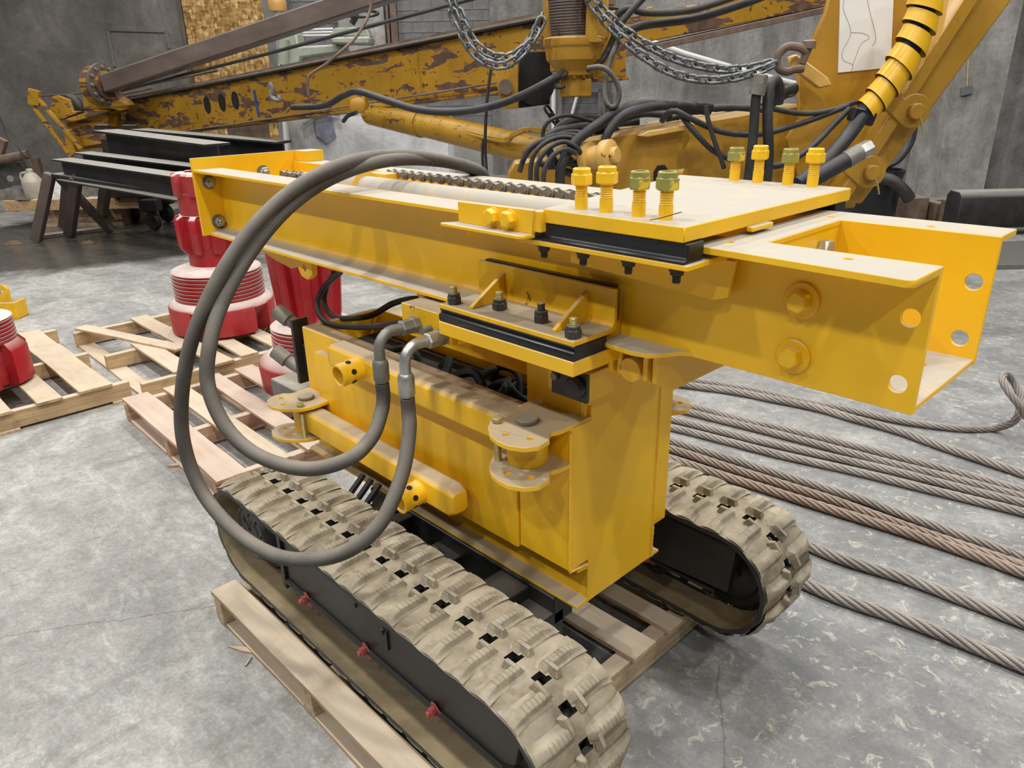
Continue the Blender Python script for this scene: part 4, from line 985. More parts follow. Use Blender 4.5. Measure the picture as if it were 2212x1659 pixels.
# OSB sheet
o = MB().prism([(0, 0), (1, 0), (1, 1), (0, 1)], (0, 0, 0), (1, 0, 0), (0, 1, 0), (0, 0, 1), 1) if False else None
pa, pb = P_at(412, QW) + .02, P_at(592, QW + .28)
tag(hall_box('strand_board', pa, pb, QW + .24, QW + .27, .0, 6.5, M['osb']), 'tall sheet of strand board beside the dark wall', 'board')
# column of the right wall
cl = struct(hall_box('wall_column', P_at(2042, 11.9), P_at(2142, 11.9), 11.6, 12.6, 0, 9, M['column']))
hall_box('wall_column_face', P_at(2150, 12.3), 9.2, 12.2, 12.6, 0, 9, M['wall_right']).__setitem__('kind', 'structure')
b_ = MB().bar(bq(2088, 185, 11.58), bq(2088, 205, 11.58), .16, .05, FH).build('socket_box', M['block'], bevel=.01); tag(b_, 'small grey socket box on the concrete column', 'socket box')
tag(MB().tube([bq(2088, 205, 11.58), bq(2092, 120, 11.58), bq(2103, 70, 11.58)], .012, 6).build('column_cord', M['wood_pale']), 'thin pale cord on the concrete column', 'cord')
tag(MB().tube(spline([bq(u, v, 12.3) for u, v in ((2020, 210), (2012, 270), (2004, 330), (1990, 380), (1985, 388))], 5), .012, 6).build('red_cord', M['red_paint']), 'thin red cord hanging left of the concrete column', 'cord')

# ---- white block with rags
def hall_poly(name, px, q, th, mat, parent=None, bevel=0, label=None, holes=()):
    """outline on the upright plane q, th metres thick going away"""
    pts = [pqz(bq(u, v, q)) for u, v in px]; hs = [[(pqz(bq(u, v, q))[0], pqz(bq(u, v, q))[2]) for u, v in h] for h in holes]
    return MB().prism([(a, c) for a, b, c in pts], B(0, q, 0), RH, (0, 0, 1), FH, th, hs).build(name, mat, parent, bevel, label)
za = pqz(bq(620, 255, 11))[2]
wbk = hall_box('concrete_block', P_at(613, 11), P_at(962, 11), 11, 12.2, 0, za, M['white_block']); tag(wbk, 'big white streaked concrete block behind the beam end', 'concrete block')
def rag(name, label, c, rx, ry, h, seed, mat, cat='rag', n=20):
    mb = MB(); vs = []; fs = []; c = Vector(c)
    for i in range(n + 1):
        for j in range(n + 1):
            a, b = i / n * 2 - 1, j / n * 2 - 1
            f1 = noise.noise(Vector((a * 2.1 + seed, b * 2.1, seed))) ; f2 = noise.noise(Vector((a * 5 + seed, b * 5, 3.3)))
            rr = max(0, 1 - (a * a + b * b) ** 1.5); k = 1 + .25 * f1
            vs.append(c + RH * (a * rx * k) + FH * (b * ry * k) + Vector((0, 0, max(.004, h * (rr * .75 + .35 * f1 * rr + .3 * abs(f2) * (rr > .02) + .02)))))
    for i in range(n):
        for j in range(n): fs.append((i * (n + 1) + j, (i + 1) * (n + 1) + j, (i + 1) * (n + 1) + j + 1, i * (n + 1) + j + 1))
    o_ = len(vs); vs += [v - Vector((0, 0, .003)) for v in vs]; fs += [tuple(k + o_ for k in f[::-1]) for f in fs]
    mb.add(vs, fs); return tag(mb.build(name, mat, ang=50), label, cat)
pc = bq(740, 250, 11.3); pc.z = za; rag('cloth_rag', 'heap of white and blue rags on the white concrete block', pc, .52, .22, .34, 1.3, M['cloth_blue'])
mb = MB(); mb.prism([(-.13, 0), (.13, .0), (.16, -.28), (.02, -.36), (-.12, -.25)], bq(698, 255, 10.985) + Vector((0, 0, .02)), RH, (0, 0, 1), -FH, .02)
tag(mb.build('cloth_rag', M['cloth_blue'], bevel=.006), 'blue and white rag hanging over the edge of the white block', 'rag')
tag(MB().tube(spline([bq(u, v, 10.95) for u, v in ((655, 268), (672, 255), (692, 248), (715, 243), (735, 248))], 5), .03, 7).build('white_cable', M['cloth']), 'pale cable trailing from the rags on the white block', 'cable')

# ---- green machine and beacon behind the steel bar
gm = thing('green_machine', 'pale green shop machine with a hand wheel behind the boom', 'machine', B(P_at(750, 14), 14, 0))
hall_poly('body', [(600, 70), (640, 70), (645, 100), (740, 95), (745, 112), (650, 125), (640, 175), (605, 175)], 14, .5, M['green_machine'], gm, .03)
hall_poly('cover', [(712, 78), (722, 60), (790, 58), (800, 80)], 13.8, .4, M['green_machine'], gm, .02)
hall_poly('cover', [(715, 95), (713, 80), (800, 78), (800, 96)], 13.75, .5, M['green_machine'], gm, .03)
MB().tube(spline([bq(u, v, 14) for u, v in ((612, 85), (612, 140))], 4), .10, 12).build('pipe', M['green_machine'], gm)
w_ = bq(782, 30, 13.9); MB().tube([w_ + RH * (.27 * cos(t)) + (FH * .95 + Vector((0, 0, .3))) * (.2 * sin(t)) for t in [2 * pi * i / 24 for i in range(25)]], .025, 8).build('hand_wheel', M['black_paint'], gm)
MB().cyl(bq(760, 52, 13.9), bq(772, 30, 13.9), .05, n=10).build('wheel_stem', M['black_paint'], gm)
hall_box('leg', P_at(610, 14), P_at(640, 14), 14, 14.4, 0, pqz(bq(620, 170, 14))[2], M['green_machine'], gm)
bc = thing('beacon_lamp', 'amber capped post behind the brown square bar', 'lamp', B(P_at(600, 14.6), 14.6, 0))
pz = bq(600, 22, 14.6); MB().lathe([(.15, -.02), (.16, .0), (.16, .14), (.15, .18), (.12, .22), (.12, .34), (.08, .36)], pz, n=20).build('lens', M['amber'], bc)
MB().cyl(B(P_at(600, 14.6), 14.6, 0), pz, .06, n=12).build('post', M['paper'], bc)
for k in range(3): tag(MB().tube([bq(635, 65 + 6 * k, 15.2), bq(720, 62 + 7 * k, 15.2)], .02, 6).build('wall_pipe', M['paper']), ['top', 'middle', 'lowest'][k] + ' of three thin pipes left of the green machine', 'pipe', 'pipes by the green machine')

# ================================================================ drill rig
rig = thing('drill_rig', 'weathered ochre drill rig with long lowered boom in the background', 'drill rig', B(1.5, 7.5, 0))
def dpt(u, v, d): return CAM + ray(u, v) * d
BL, BR = dpt(238, 268, 12.9), dpt(1330, 95, 6.5)
bd = (BR - BL).normalized(); bn = bd.cross(Vector((0, 0, 1))).normalized(); bu = bn.cross(bd).normalized()
def bp3(s, a, h): return BL + bd * s + bn * a + bu * h
LB = (BR - BL).length
mb = MB(); mb.prism([(-.17, -.27), (.17, -.27), (.17, .27), (-.17, .27)], BL, bn, bu, bd, LB)
boom = mb.build('boom', M['boom'], rig, .01)
for h, w in ((.282, .46), (-.28, .42)): MB().prism([(-w / 2, h - .012), (w / 2, h - .012), (w / 2, h + .012), (-w / 2, h + .012)], BL, bn, bu, bd, LB).build('flange', M['steel_black'] if h > 0 else M['boom'], boom, .004)
MB().prism([(-.02, .31), (.06, .31), (.06, .36), (-.02, .36)], BL, bn, bu, bd, LB).build('rail', M['steel_rust'], boom)
for s in (3.62, 4.02, 4.36):
    c = bp3(s, .171, .03); ov = [(.085 * cos(t), .115 * sin(t)) for t in [2 * pi * i / 16 for i in range(16)]]
    MB().prism(ov, c, bd, bu, bn, .006).build('slot', M['dark_void'], boom)
MB().prism([(-.03, -.22), (.03, -.22), (.03, .12), (-.03, .12)], bp3(4.85, .171, 0), bd, bu, bn, .002).build('paint_mark', M['blue'], boom)
# cables along the boom
for k, (a, h0, h1, r) in enumerate(((.20, .34, .30, .014), (.22, -.30, -.18, .012), (.1, .45, .62, .022))):
    MB().tube([bp3(.2, a, h0), bp3(LB * .5, a, (h0 + h1) / 2 - .02), bp3(LB - .1, a, h1)], r, 6).build('boom_cable', M['steel_rust'] if k < 2 else M['black_hose'], boom)
for lb_, px, d0, d1, r in (('a', [(75, 208), (190, 200), (330, 180), (470, 152)], 13.0, 11.0, .02), ('b', [(175, 228), (260, 205), (330, 190)], 12.6, 12.0, .02)):
    MB().tube(spline([dpt(u, v, d0 + (d1 - d0) * i / (len(px) - 1)) for i, (u, v) in enumerate(px)], 5), r, 6).build('boom_cable', M['steel_rust'], boom)
# boom foot at the left: head plates, fork arm and sheave
hall_poly('head_plate', [(140, 262), (205, 240), (230, 236), (235, 290), (225, 310), (150, 322), (148, 280)], 12.3, .45, M['boom'], boom, .01)
hall_poly('head_flange', [(128, 262), (205, 236), (232, 238), (232, 243), (140, 268)], 12.15, .7, M['boom'], boom, .01)
hall_poly('sheave_cheek', [(105, 246), (112, 208), (125, 206), (150, 215), (158, 240), (178, 240), (128, 262)], 12.25, .06, M['boom'], boom, .01)
MB().lathe([(.10, 0), (.19, 0), (.19, .05), (.13, .1), (.13, .14), (.19, .18), (.19, .24), (.1, .24)], bq(138, 232, 12.4), FH, n=24).build('sheave', M['bolt_dark'], boom)
fa, fb_ = bq(70, 212, 12.0), bq(165, 330, 12.0)
for off in (-.09, .09): MB().bar(fa + RH * off * .5 + Vector((0, 0, off * .6)), fb_ + RH * off + Vector((0, 0, off * .6)), .05, .07, FH).build('fork_arm', M['boom'], boom, .005)
MB().bar(fa - Vector((0, 0, .1)), fa + Vector((0, 0, .12)) + RH * .06, .16, .08, FH).build('fork_tip', M['boom'], boom, .01)
hall_poly('foot_post', [(138, 280), (147, 280), (165, 335), (143, 335)], 12.0, .25, M['boom'], boom, .01)
hall_poly('lower_sill', [(155, 295), (235, 288), (235, 318), (160, 325)], 12.4, .3, M['boom'], boom, .01)
# bearing housing
hall_poly('bearing_stand', [(178, 240), (176, 190), (180, 165), (195, 152), (212, 150), (232, 165), (245, 205), (272, 222), (275, 232)], 12.15, .30, M['boom'], boom, .03)
MB().lathe([(.28, 0), (.28, .1), (.2, .16), (.2, .25)], bq(205, 185, 12.2), RH - FH * .35, n=32).build('bearing_ring', M['boom'], boom)
fl_c = bq(222, 183, 12.15); fd = (RH - FH * .35).normalized(); u_, v_, _ = frame(fd)
MB().lathe([(.0, 0), (.30, 0), (.30, .05), (.0, .05)], fl_c, fd, n=32).build('bearing_flange', M['steel_brown'], boom)
for k in range(12):
    a = 2 * pi * k / 12; c = fl_c + (u_ * cos(a) + v_ * sin(a)) * .25; MB().hexa(c + fd * .05, c + fd * .08, .05).build('flange_bolt', M['zinc_dull'], boom)
# square brown bar (separate length of tube mounted on the bearing)
ka, kb = bq(232, 181, 12.1), bq(880, -33, 10.4)
MB().bar(ka, kb, .25, .25, (0, 0, 1)).build('square_bar', M['steel_brown'], rig, .02, 'brown square steel bar above the boom')
# winch
wc0, wc1 = bq(1234, -12, 6.22), bq(1240, 80, 6.22); wv = (wc1 - wc0)
hall_poly('winch_frame', [(1178, -30), (1315, -30), (1315, 80), (1290, 95), (1185, 90), (1180, 70)], 6.46, .5, M['rig'], rig, .01)
wcore = MB().cyl(wc0, wc1, .155, n=28).build('winch_drum', M['rope_dark'], rig)
nw = 15
for k in range(nw):
    c = wc0.lerp(wc1, (k + .5) / nw); ax = wv.normalized(); u_, v_, _ = frame(ax)
    MB().tube([c + (u_ * cos(t) + v_ * sin(t)) * .165 + ax * (.012 * sin(t)) for t in [2 * pi * i / 28 for i in range(29)]], .014, 6).build('rope_wrap', M['rope_dark'], wcore)
MB().lathe([(.20, 0), (.235, .01), (.235, .06), (.22, .075), (.21, .16), (.13, .24), (.13, .27), (.085, .275), (.085, .42), (.0, .42)], wc1, (0, 0, -1), n=32).build('winch_gearbox', M['rig'], rig, .004)
for k in range(8):
    a = 2 * pi * k / 8; c = wc1 + Vector((cos(a) * .105, sin(a) * .105, -.27)); MB().hexa(c, c - Vector((0, 0, .02)), .026).build('gearbox_bolt', M['rig'], rig)
MB().bar(wc1 + Vector((.02, 0, -.36)) - RH * .12, wc1 + Vector((.02, 0, -.36)) + RH * .12, .1, .13).build('hydraulic_motor', M['rig'], rig, .008)
hall_poly('winch_post', [(1270, -30), (1290, -30), (1290, 82), (1302, 84), (1302, 92), (1265, 92)], 6.0, .14, M['rig'], rig, .006)
hall_poly('head_side', [(1290, 40), (1330, 20), (1330, 130), (1322, 165), (1290, 170)], 6.5, .3, M['rig'], rig, .01)
# sheave box under the winch
hall_poly('sheave_box', [(1065, 130), (1120, 112), (1120, 234), (1082, 236)], 6.75, .10, M['boom_light'], rig, .006)
hall_poly('sheave_box', [(1120, 112), (1188, 110), (1188, 225), (1120, 234)], 6.95, .12, M['dark_void'], rig, .006)  # dark panel and sheave: shade inside the box put into the colour
MB().lathe([(.1, 0), (.17, 0), (.17, .02), (.14, .03), (.17, .045), (.17, .06), (.1, .06)], bq(1155, 182, 6.948), FH * -1, n=28).build('sheave', M['dark_void'], rig)
MB().cyl(bq(1092, 188, 6.74), bq(1092, 188, 6.66), .06, n=18).build('sheave_pin', M['steel_rust'], rig)
# upper boom behind, running out to the right
ua, ub = dpt(1300, 78, 7.4), dpt(1800, -18, 8.2); ud = (ub - ua).normalized()
MB().bar(ua, ub, .22, .26).build('upper_boom', M['boom'], rig, .01)
MB().bar(ua + Vector((0, 0, -.20)), ub + Vector((0, 0, -.16)), .3, .06).build('upper_flange', M['steel_rust'], rig, .005)
hall_poly('hose_clip', [(1398, 16), (1410, 14), (1410, 50), (1398, 52)], 6.6, .05, M['rig'], rig, .005)
# lift cylinder under the boom
ca, cb = dpt(800, 240, 8.6), dpt(1235, 345, 6.9); cdv = (cb - ca).normalized()
MB().cyl(ca, cb, .135, n=28).build('lift_cylinder', M['boom_light'], rig)
MB().cyl(ca + cdv * .02, ca + cdv * .9, .15, n=28).build('cylinder_head', M['boom_light'], rig)
MB().cyl(dpt(755, 218, 8.9), ca, .075, n=18).build('cylinder_rod', M['zinc_dull'], rig)
hall_poly('cylinder_lug', [(745, 200), (785, 198), (790, 235), (772, 243), (755, 235)], 8.4, .25, M['boom_light'], rig, .02)
MB().lathe([(.0, 0), (.08, 0), (.08, .1), (.05, .12)], bq(775, 228, 8.38), -FH, n=20).build('lug_pin', M['rig'], rig)
for k in range(2): MB().tube(spline([dpt(u, v + 5 * k, d) for u, v, d in ((820, 235, 8.3), (950, 268, 7.8), (1080, 300, 7.2), (1110, 288, 7.0), (1140, 278, 6.9), (1200, 284, 6.7))], 6), .018, 7).build('cylinder_pipe', M['boom_light'], rig)
# ---- carriage body and the big plates at the right
RG = M['rig']
hall_poly('deck', [(1430, 275), (1727, 225), (1850, 260), (1850, 450), (1430, 450)], 6.55, .9, RG, rig, .02)
hall_poly('knuckle_block', [(1235, 318), (1270, 297), (1490, 262), (1492, 300), (1470, 345), (1470, 440), (1270, 440), (1245, 380)], 5.95, .5, RG, rig, .03)
hall_poly('ledge', [(1378, 294), (1402, 283), (1484, 270), (1488, 280), (1400, 296)], 5.85, .12, M['rig_pale'], rig, .006)
hall_poly('upper_cheek', [(1290, 330), (1290, 280), (1480, 262), (1485, 280), (1290, 305)], 6.2, .1, RG, rig, .01)
hall_poly('skirt', [(1097, 378), (1112, 352), (1235, 340), (1250, 420), (1097, 420)], 6.2, .3, RG, rig, .01)
pb0, pb1 = bq(1262, 342, 5.83), bq(1342, 334, 5.64)
MB().lathe([(.11, 0), (.118, .01), (.118, .06), (.085, .065), (.085, .16), (.112, .165), (.118, .175), (.118, .235), (.105, .245), (.06, .25), (.06, .28), (.052, .288)], pb0, pb1 - pb0, n=32).build('pin_boss', M['rig_pale'], rig)
hall_poly('window', [(1412, 372), (1420, 358), (1436, 356), (1443, 366), (1440, 395), (1412, 395)], 5.94, .01, M['dark_void'], rig)
MB().cyl(bq(1425, 380, 5.93), bq(1480, 376, 5.80), .04, n=16).build('pipe_stub', RG, rig)
hall_poly('mast_plate', [(1727, 260), (1725, 148), (1783, 30), (1800, -40), (2140, -40), (1990, 190), (1830, 440), (1740, 440), (1700, 300)], 6.35, .06, RG, rig, .006)
hall_poly('sign_panel', [(1816, -40), (1932, -40), (1924, 146), (1811, 157)], 6.338, .012, M['paper'], rig, 0, 'blank white panel on the mast plate')
mb = MB()
for px in ([(1826, -10), (1822, 20), (1838, 70), (1820, 110), (1822, 130), (1842, 140), (1838, 155)], [(1872, -10), (1880, 30), (1892, 80), (1885, 100)], [(1838, 70), (1865, 72), (1878, 82), (1860, 95), (1848, 125), (1842, 140)]): mb.tube(spline([bq(u, v, 6.337) for u, v in px], 5), .0011, 5)
mb.build('pen_line', M['bolt_dark'], rig)
# slanted leg
hall_poly('leg_web', [(1826, 440), (1862, 440), (2215, -40), (2130, -40)], 6.15, .35, RG, rig, .012)
hall_poly('leg_flange', [(1800, 440), (1830, 440), (2140, -40), (2105, -40)], 6.02, .5, RG, rig, .008)
for (u, v) in ((1975, 240), (1880, 372)):
    c = bq(u, v, 6.0); rr = .125; ol = [(rr * cos(t), rr * sin(t)) for t in [-pi * .75 + 1.5 * pi * i / 14 for i in range(15)]] + [(-.16, .2), (-.26, .05)]
    MB().prism(ol, c, RH, (0, 0, 1), FH, .05).build('pin_lug', RG, rig, .006); MB().lathe([(0, 0), (.058, 0), (.058, .05), (.05, .056), (0, .056)], c, -FH, n=24).build('leg_pin', RG, rig)
    MB().tube(spline([c - FH * .07 + RH * .02 + Vector((0, 0, -.04)), c - FH * .075 + RH * .045 + Vector((0, 0, -.11)), c - FH * .075 + RH * .06 + Vector((0, 0, -.16))], 4), .007, 6).build('split_pin', M['zinc_yellow'], rig)
# chassis and skids under the deck
zd = pqz(bq(1600, 448, 6.6))[2]
MB().box(P_at(1330, 6.7, 440), P_at(1730, 6.7, 440), 6.65, 7.7, .42, zd + .1, HALL).build('chassis', RG, rig, .02)
for qq in (6.55, 7.45): MB().box(P_at(1250, 6.7, 440), P_at(1770, 6.7, 440), qq, qq + .35, 0, .42, HALL).build('skid', M['black_paint'], rig, .06)
MB().box(P_at(222, 12.3, 330), P_at(236, 12.3, 330), 12.3, 12.45, 0, pqz(bq(228, 300, 12.3))[2], HALL).build('boom_prop', M['steel_black'], rig, .01)
# padeye
pe = bq(1740, 150, 6.2); MB().prism([(-.16, .09), (-.1, .11), (.16, -.06), (.2, -.12), (.1, -.14), (-.14, .02)], pe, RH, (0, 0, 1), -FH, .06).build('padeye', M['rig_pale'], rig, .012)

# ---- shackle and chains
def torus_link(L_, w, r, n=12, m=5):
    pts = []
    for i in range(n + 1):
        t = 2 * pi * i / n; s = 1 if cos(t) >= 0 else -1; pts.append(Vector((s * (L_ / 2 - w / 2) + w / 2 * cos(t), w / 2 * sin(t), 0)))
    return MB().tube(pts, r, m, False)
LINK = torus_link(.112, .062, .0125).mesh('chain_link', M['chain'], ang=80)
LINK_D = torus_link(.112, .062, .0125).mesh('chain_link', M['black_hose'], ang=80)
def chain(label, pts, me=LINK, pitch=.084, phase=0):
    path = resample(spline(pts, 20), pitch); t = thing('steel_chain', label, 'chain', path[0], None)
    for i in range(len(path) - 1):
        d = (path[i + 1] - path[i]).normalized(); c = (path[i] + path[i + 1]) / 2; u, v, w = frame(d)
        rot = Matrix((( d.x, u.x, v.x, c.x), (d.y, u.y, v.y, c.y), (d.z, u.z, v.z, c.z), (0, 0, 0, 1)))
        put('chain_link', me, t, rot @ RX(pi / 4 + (pi / 2 if (i + phase) % 2 else 0)))
    return t
chain('galvanized chain loop hanging over the boom, inner strand', [bq(u, v, 6.1) for u, v in ((972, -30), (985, 10), (1003, 55), (1030, 98), (1068, 122), (1105, 122), (1140, 95), (1162, 55), (1176, 15))])
chain('galvanized chain loop hanging over the boom, lower strand', [bq(u, v, 6.02) for u, v in ((960, -30), (973, 10), (988, 55), (1015, 105), (1050, 136), (1090, 142), (1128, 115), (1158, 72), (1178, 22))])
chain('upper chain strand running from the winch to the shackle', [bq(u, v, 6.02) for u, v in ((1262, -30), (1300, 18), (1345, 62), (1400, 98), (1455, 126), (1510, 142), (1570, 150), (1630, 144), (1692, 127))])
chain('lower chain strand running from the winch to the shackle', [bq(u, v, 5.94) for u, v in ((1255, -25), (1290, 25), (1335, 75), (1385, 118), (1440, 152), (1500, 170), (1560, 172), (1625, 158), (1690, 132))])
chain('dark chain hanging behind the heap of black hoses', [bq(u, v, 7.4) for u, v in ((1180, 232), (1200, 262), (1225, 290), (1262, 300))], LINK_D)
chain('dark chain lying along the deck behind the upright hoses', [bq(u, v, 7.0) for u, v in ((1500, 240), (1560, 232), (1620, 235), (1680, 215), (1727, 190))], LINK_D)
sh = thing('bow_shackle', 'heat blued bow shackle joining both chains to the plate', 'shackle', bq(1700, 125, 6.05))
sp_ = [bq(u, v, 6.05) for u, v in ((1742, 112), (1728, 103), (1705, 100), (1690, 108), (1680, 122), (1678, 138), (1685, 150), (1700, 155), (1716, 150), (1735, 148))]
MB().tube(spline(sp_, 5), [.030] * 46, 10).build('bow', M['steel_rust'], sh)
MB().cyl(bq(1732, 138, 6.06), bq(1749, 98, 6.06), .028, n=12).build('pin', M['steel_rust'], sh); MB().lathe([(.05, 0), (.05, .05), (.03, .06)], bq(1747, 105, 6.06), (0, 0, 1), n=14).build('pin_eye', M['steel_rust'], sh)

# ---- spiral wrapped hose
ax_pts = [bq(u, v, 5.9) for u, v in ((2002, -60), (2000, 0), (1985, 60), (1958, 120), (1925, 172), (1893, 215), (1862, 250))]
sp_path = resample(spline(ax_pts, 16), .02)
sw = thing('spiral_hose', 'hose bundle wrapped in glossy yellow spiral guard', 'hose', sp_path[-1])
NSEG = 8; step = len(sp_path) / NSEG
for k in range(NSEG):
    a = int(k * step); b = min(len(sp_path) - 1, int((k + 1) * step) + 1); seg = sp_path[a:b + 1]
    f0 = k / NSEG; rad = .112 - .03 * max(0, f0 - .5) / .5
    seg = seg[:-2] if k < 4 else seg; mb = MB(); n = len(seg); mb.tube(seg, [rad * (.97 + .13 * (i / max(1, n - 1))) for i in range(n)], 28, False)
    # tilt each wrap so that the lap runs round as a spiral
    d = (seg[-1] - seg[0]).normalized(); c = seg[0]
    for v in mb.v:
        r_ = v - c; side = r_.dot(RH); v += d * (side * .28)
    mb.build('spiral_wrap', M['spiral'], sw)
MB().tube(sp_path, .076, 14).build('inner_hoses', M['black_hose'], sw)
MB().bar(bq(1838, 245, 5.86), bq(1885, 258, 5.86), .10, .10, FH).build('clamp', M['black_plastic'], sw, .01)

# ---- black hoses on the rig
BH = M['black_hose']
def bhose(label, px, r, mat=None, cat='hose', nm='rubber_hose'):
    pts = [bq(u, v, q) for u, v, q in px]; return tag(MB().tube(resample(spline(pts, 12), .04), r * .68, 10).build(nm, mat or BH, ang=60), label, cat)
bhose('thick black hose slung under the boom to the winch motor', [(632, 232, 8.3), (700, 228, 8.0), (745, 205, 7.6), (775, 198, 7.2), (830, 215, 6.9), (900, 236, 6.6), (980, 242, 6.4), (1060, 230, 6.2), (1130, 205, 6.1), (1200, 168, 6.1), (1225, 155, 6.15)], .045)
bhose('short black hose end dangling below the boom pivot', [(742, 262, 7.9), (752, 250, 7.8), (770, 243, 7.7)], .03)
bhose('black hose running from winch motor up to the right', [(1218, 158, 6.12), (1262, 150, 6.14), (1296, 135, 6.16), (1318, 100, 6.2), (1332, 65, 6.2), (1358, 30, 6.2), (1400, -15, 6.2)], .036)
bhose('grey hose hanging in a narrow loop right of the winch', [(1270, 148, 5.9), (1300, 145, 5.85), (1325, 165, 5.85), (1338, 200, 5.85), (1328, 232, 5.85), (1312, 225, 5.85), (1306, 190, 5.9), (1318, 130, 5.95), (1340, 80, 6.0)], .03, M['hose'])
bhose('dark hose crossing behind the chain to the upper boom', [(1340, 75, 6.6), (1390, 55, 6.6), (1500, 40, 6.7), (1600, 10, 6.8), (1680, -20, 6.9)], .05)
bhose('upper black hose clipped on the upper boom', [(1300, 70, 6.55), (1350, 20, 6.5), (1400, 28, 6.5), (1500, 20, 6.6), (1640, -25, 6.7)], .04)
bhose('thin dark hook hose below the winch motor', [(1225, 160, 6.1), (1205, 172, 6.1), (1195, 186, 6.1), (1210, 190, 6.1), (1222, 184, 6.1)], .022)
hb_ = [
 ('third slim loop nested in the hose heap', [(1174, 402, 5.6), (1176, 368, 5.6), (1192, 338, 5.62), (1222, 322, 5.65), (1250, 335, 5.7)], .026),
 ('wide low arch over the left of the heap', [(1122, 372, 5.9), (1134, 338, 5.9), (1160, 310, 5.9), (1205, 292, 5.95), (1262, 296, 6.0), (1300, 310, 6.05)], .03),
 ('flat hose run on top of the heap', [(1180, 296, 6.05), (1215, 280, 6.05), (1262, 276, 6.1), (1310, 288, 6.1)], .045),
 ('hose crossing low through the heap', [(1165, 352, 5.78), (1190, 360, 5.78), (1225, 352, 5.8), (1262, 348, 5.85)], .036),
 ('grey hose strand draped right of the heap', [(1240, 312, 6.0), (1280, 282, 6.02), (1330, 262, 6.1), (1390, 246, 6.2), (1450, 250, 6.25)], .04),
 ('broad black hose arching over the hose heap to the deck', [(1210, 405, 5.7), (1212, 360, 5.7), (1240, 310, 5.75), (1290, 270, 5.8), (1335, 240, 5.9), (1400, 225, 6.0), (1470, 232, 6.1), (1540, 240, 6.2)], .055),
 ('heavy hose bending down behind the pin boss', [(1305, 310, 5.75), (1315, 285, 5.75), (1345, 250, 5.8), (1400, 232, 5.9), (1470, 228, 6.0), (1540, 232, 6.1)], .05),
 ('slim outer loop of the hose heap', [(1145, 400, 5.7), (1148, 350, 5.7), (1165, 318, 5.7), (1200, 298, 5.75), (1240, 300, 5.8), (1262, 330, 5.8)], .026),
 ('slim inner loop of the hose heap', [(1160, 400, 5.65), (1160, 360, 5.65), (1180, 325, 5.65), (1215, 306, 5.7), (1245, 318, 5.7), (1260, 340, 5.75)], .026),
 ('leftmost drooping hose of the heap', [(1130, 345, 5.85), (1145, 318, 5.85), (1180, 300, 5.9), (1230, 285, 6.0), (1280, 290, 6.0)], .028),
 ('high loop standing over the hose heap', [(1178, 310, 5.95), (1172, 290, 5.95), (1185, 262, 5.95), (1225, 249, 6.0), (1280, 262, 6.1), (1340, 272, 6.2)], .022),
 ('dark hose filling the back of the heap', [(1190, 300, 6.3), (1220, 268, 6.3), (1270, 258, 6.3), (1330, 265, 6.3), (1390, 262, 6.3)], .06),
 ('second dark hose at the back of the heap', [(1185, 290, 6.2), (1230, 278, 6.2), (1290, 272, 6.2), (1345, 285, 6.2)], .05),
 ('short fat hose running down into the heap', [(1185, 322, 5.75), (1195, 345, 5.75), (1215, 368, 5.8), (1250, 378, 5.9)], .045),
 ('second fat hose running down into the heap', [(1212, 318, 5.8), (1222, 338, 5.8), (1245, 358, 5.85), (1265, 365, 5.9)], .045),
 ('hose with taped bend beside the ledge', [(1430, 262, 5.9), (1440, 246, 5.85), (1460, 240, 5.8), (1490, 255, 5.8), (1560, 285, 5.85), (1640, 290, 5.9), (1720, 270, 6.0), (1790, 245, 6.0), (1840, 225, 6.0)], .032),
 ('hose sagging across the deck under the mast plate', [(1670, 235, 5.95), (1730, 245, 6.0), (1790, 240, 6.0), (1850, 220, 6.05)], .03),
 ('long hose along the top of the deck', [(1440, 262, 6.3), (1500, 240, 6.3), (1580, 232, 6.3), (1660, 238, 6.3)], .04),
 ('thin grey cable hanging down the deck face', [(1525, 228, 5.75), (1530, 260, 5.75), (1545, 310, 5.75), (1560, 350, 5.75), (1567, 375, 5.75)], .026),
 ('lower hose curving behind the left rear studs', [(1470, 248, 5.85), (1500, 285, 5.8), (1540, 325, 5.8), (1580, 345, 5.8), (1606, 355, 5.8)], .03),
 ('fat upright hose left of the pair with steel end', [(1640, 175, 5.6), (1632, 220, 5.6), (1628, 280, 5.6), (1622, 340, 5.6), (1612, 420, 5.6)], .05),
 ('upright hose right of the pair curving over the top', [(1652, 420, 5.62), (1660, 340, 5.62), (1658, 260, 5.62), (1660, 200, 5.65), (1672, 172, 5.7), (1684, 190, 5.75), (1680, 230, 5.8)], .055),
 ('thick hose leaving the spiral guard downwards, outer', [(1862, 250, 5.85), (1835, 290, 5.8), (1800, 330, 5.7), (1760, 370, 5.6), (1720, 400, 5.55)], .08),
 ('thick hose leaving the spiral guard downwards, inner', [(1835, 235, 5.95), (1800, 270, 5.9), (1750, 320, 5.8), (1690, 355, 5.7), (1640, 360, 5.7)], .035),
 ('black hose rising behind the plate to the padeye', [(1665, 225, 6.2), (1690, 200, 6.2), (1727, 188, 6.25)], .06)]
for lb_, px, r in hb_: bhose(lb_, px, r)
bh_end = thing('hose_fitting', 'steel crimped hose end pointing up beside the right stud', 'hose fitting', bq(1850, 330, 5.5))
MB().cyl(bq(1760, 385, 5.45), bq(1830, 345, 5.5), .058, n=16).build('hose_stub', BH, bh_end)
MB().cyl(bq(1828, 346, 5.5), bq(1858, 328, 5.52), .062, n=16).build('crimp', M['zinc_dull'], bh_end); MB().hexa(bq(1858, 328, 5.52), bq(1882, 315, 5.53), .10).build('nut', M['zinc'], bh_end)
up_end = thing('hose_fitting', 'steel hex end on top of the fat upright hose', 'hose fitting', bq(1638, 190, 5.6))
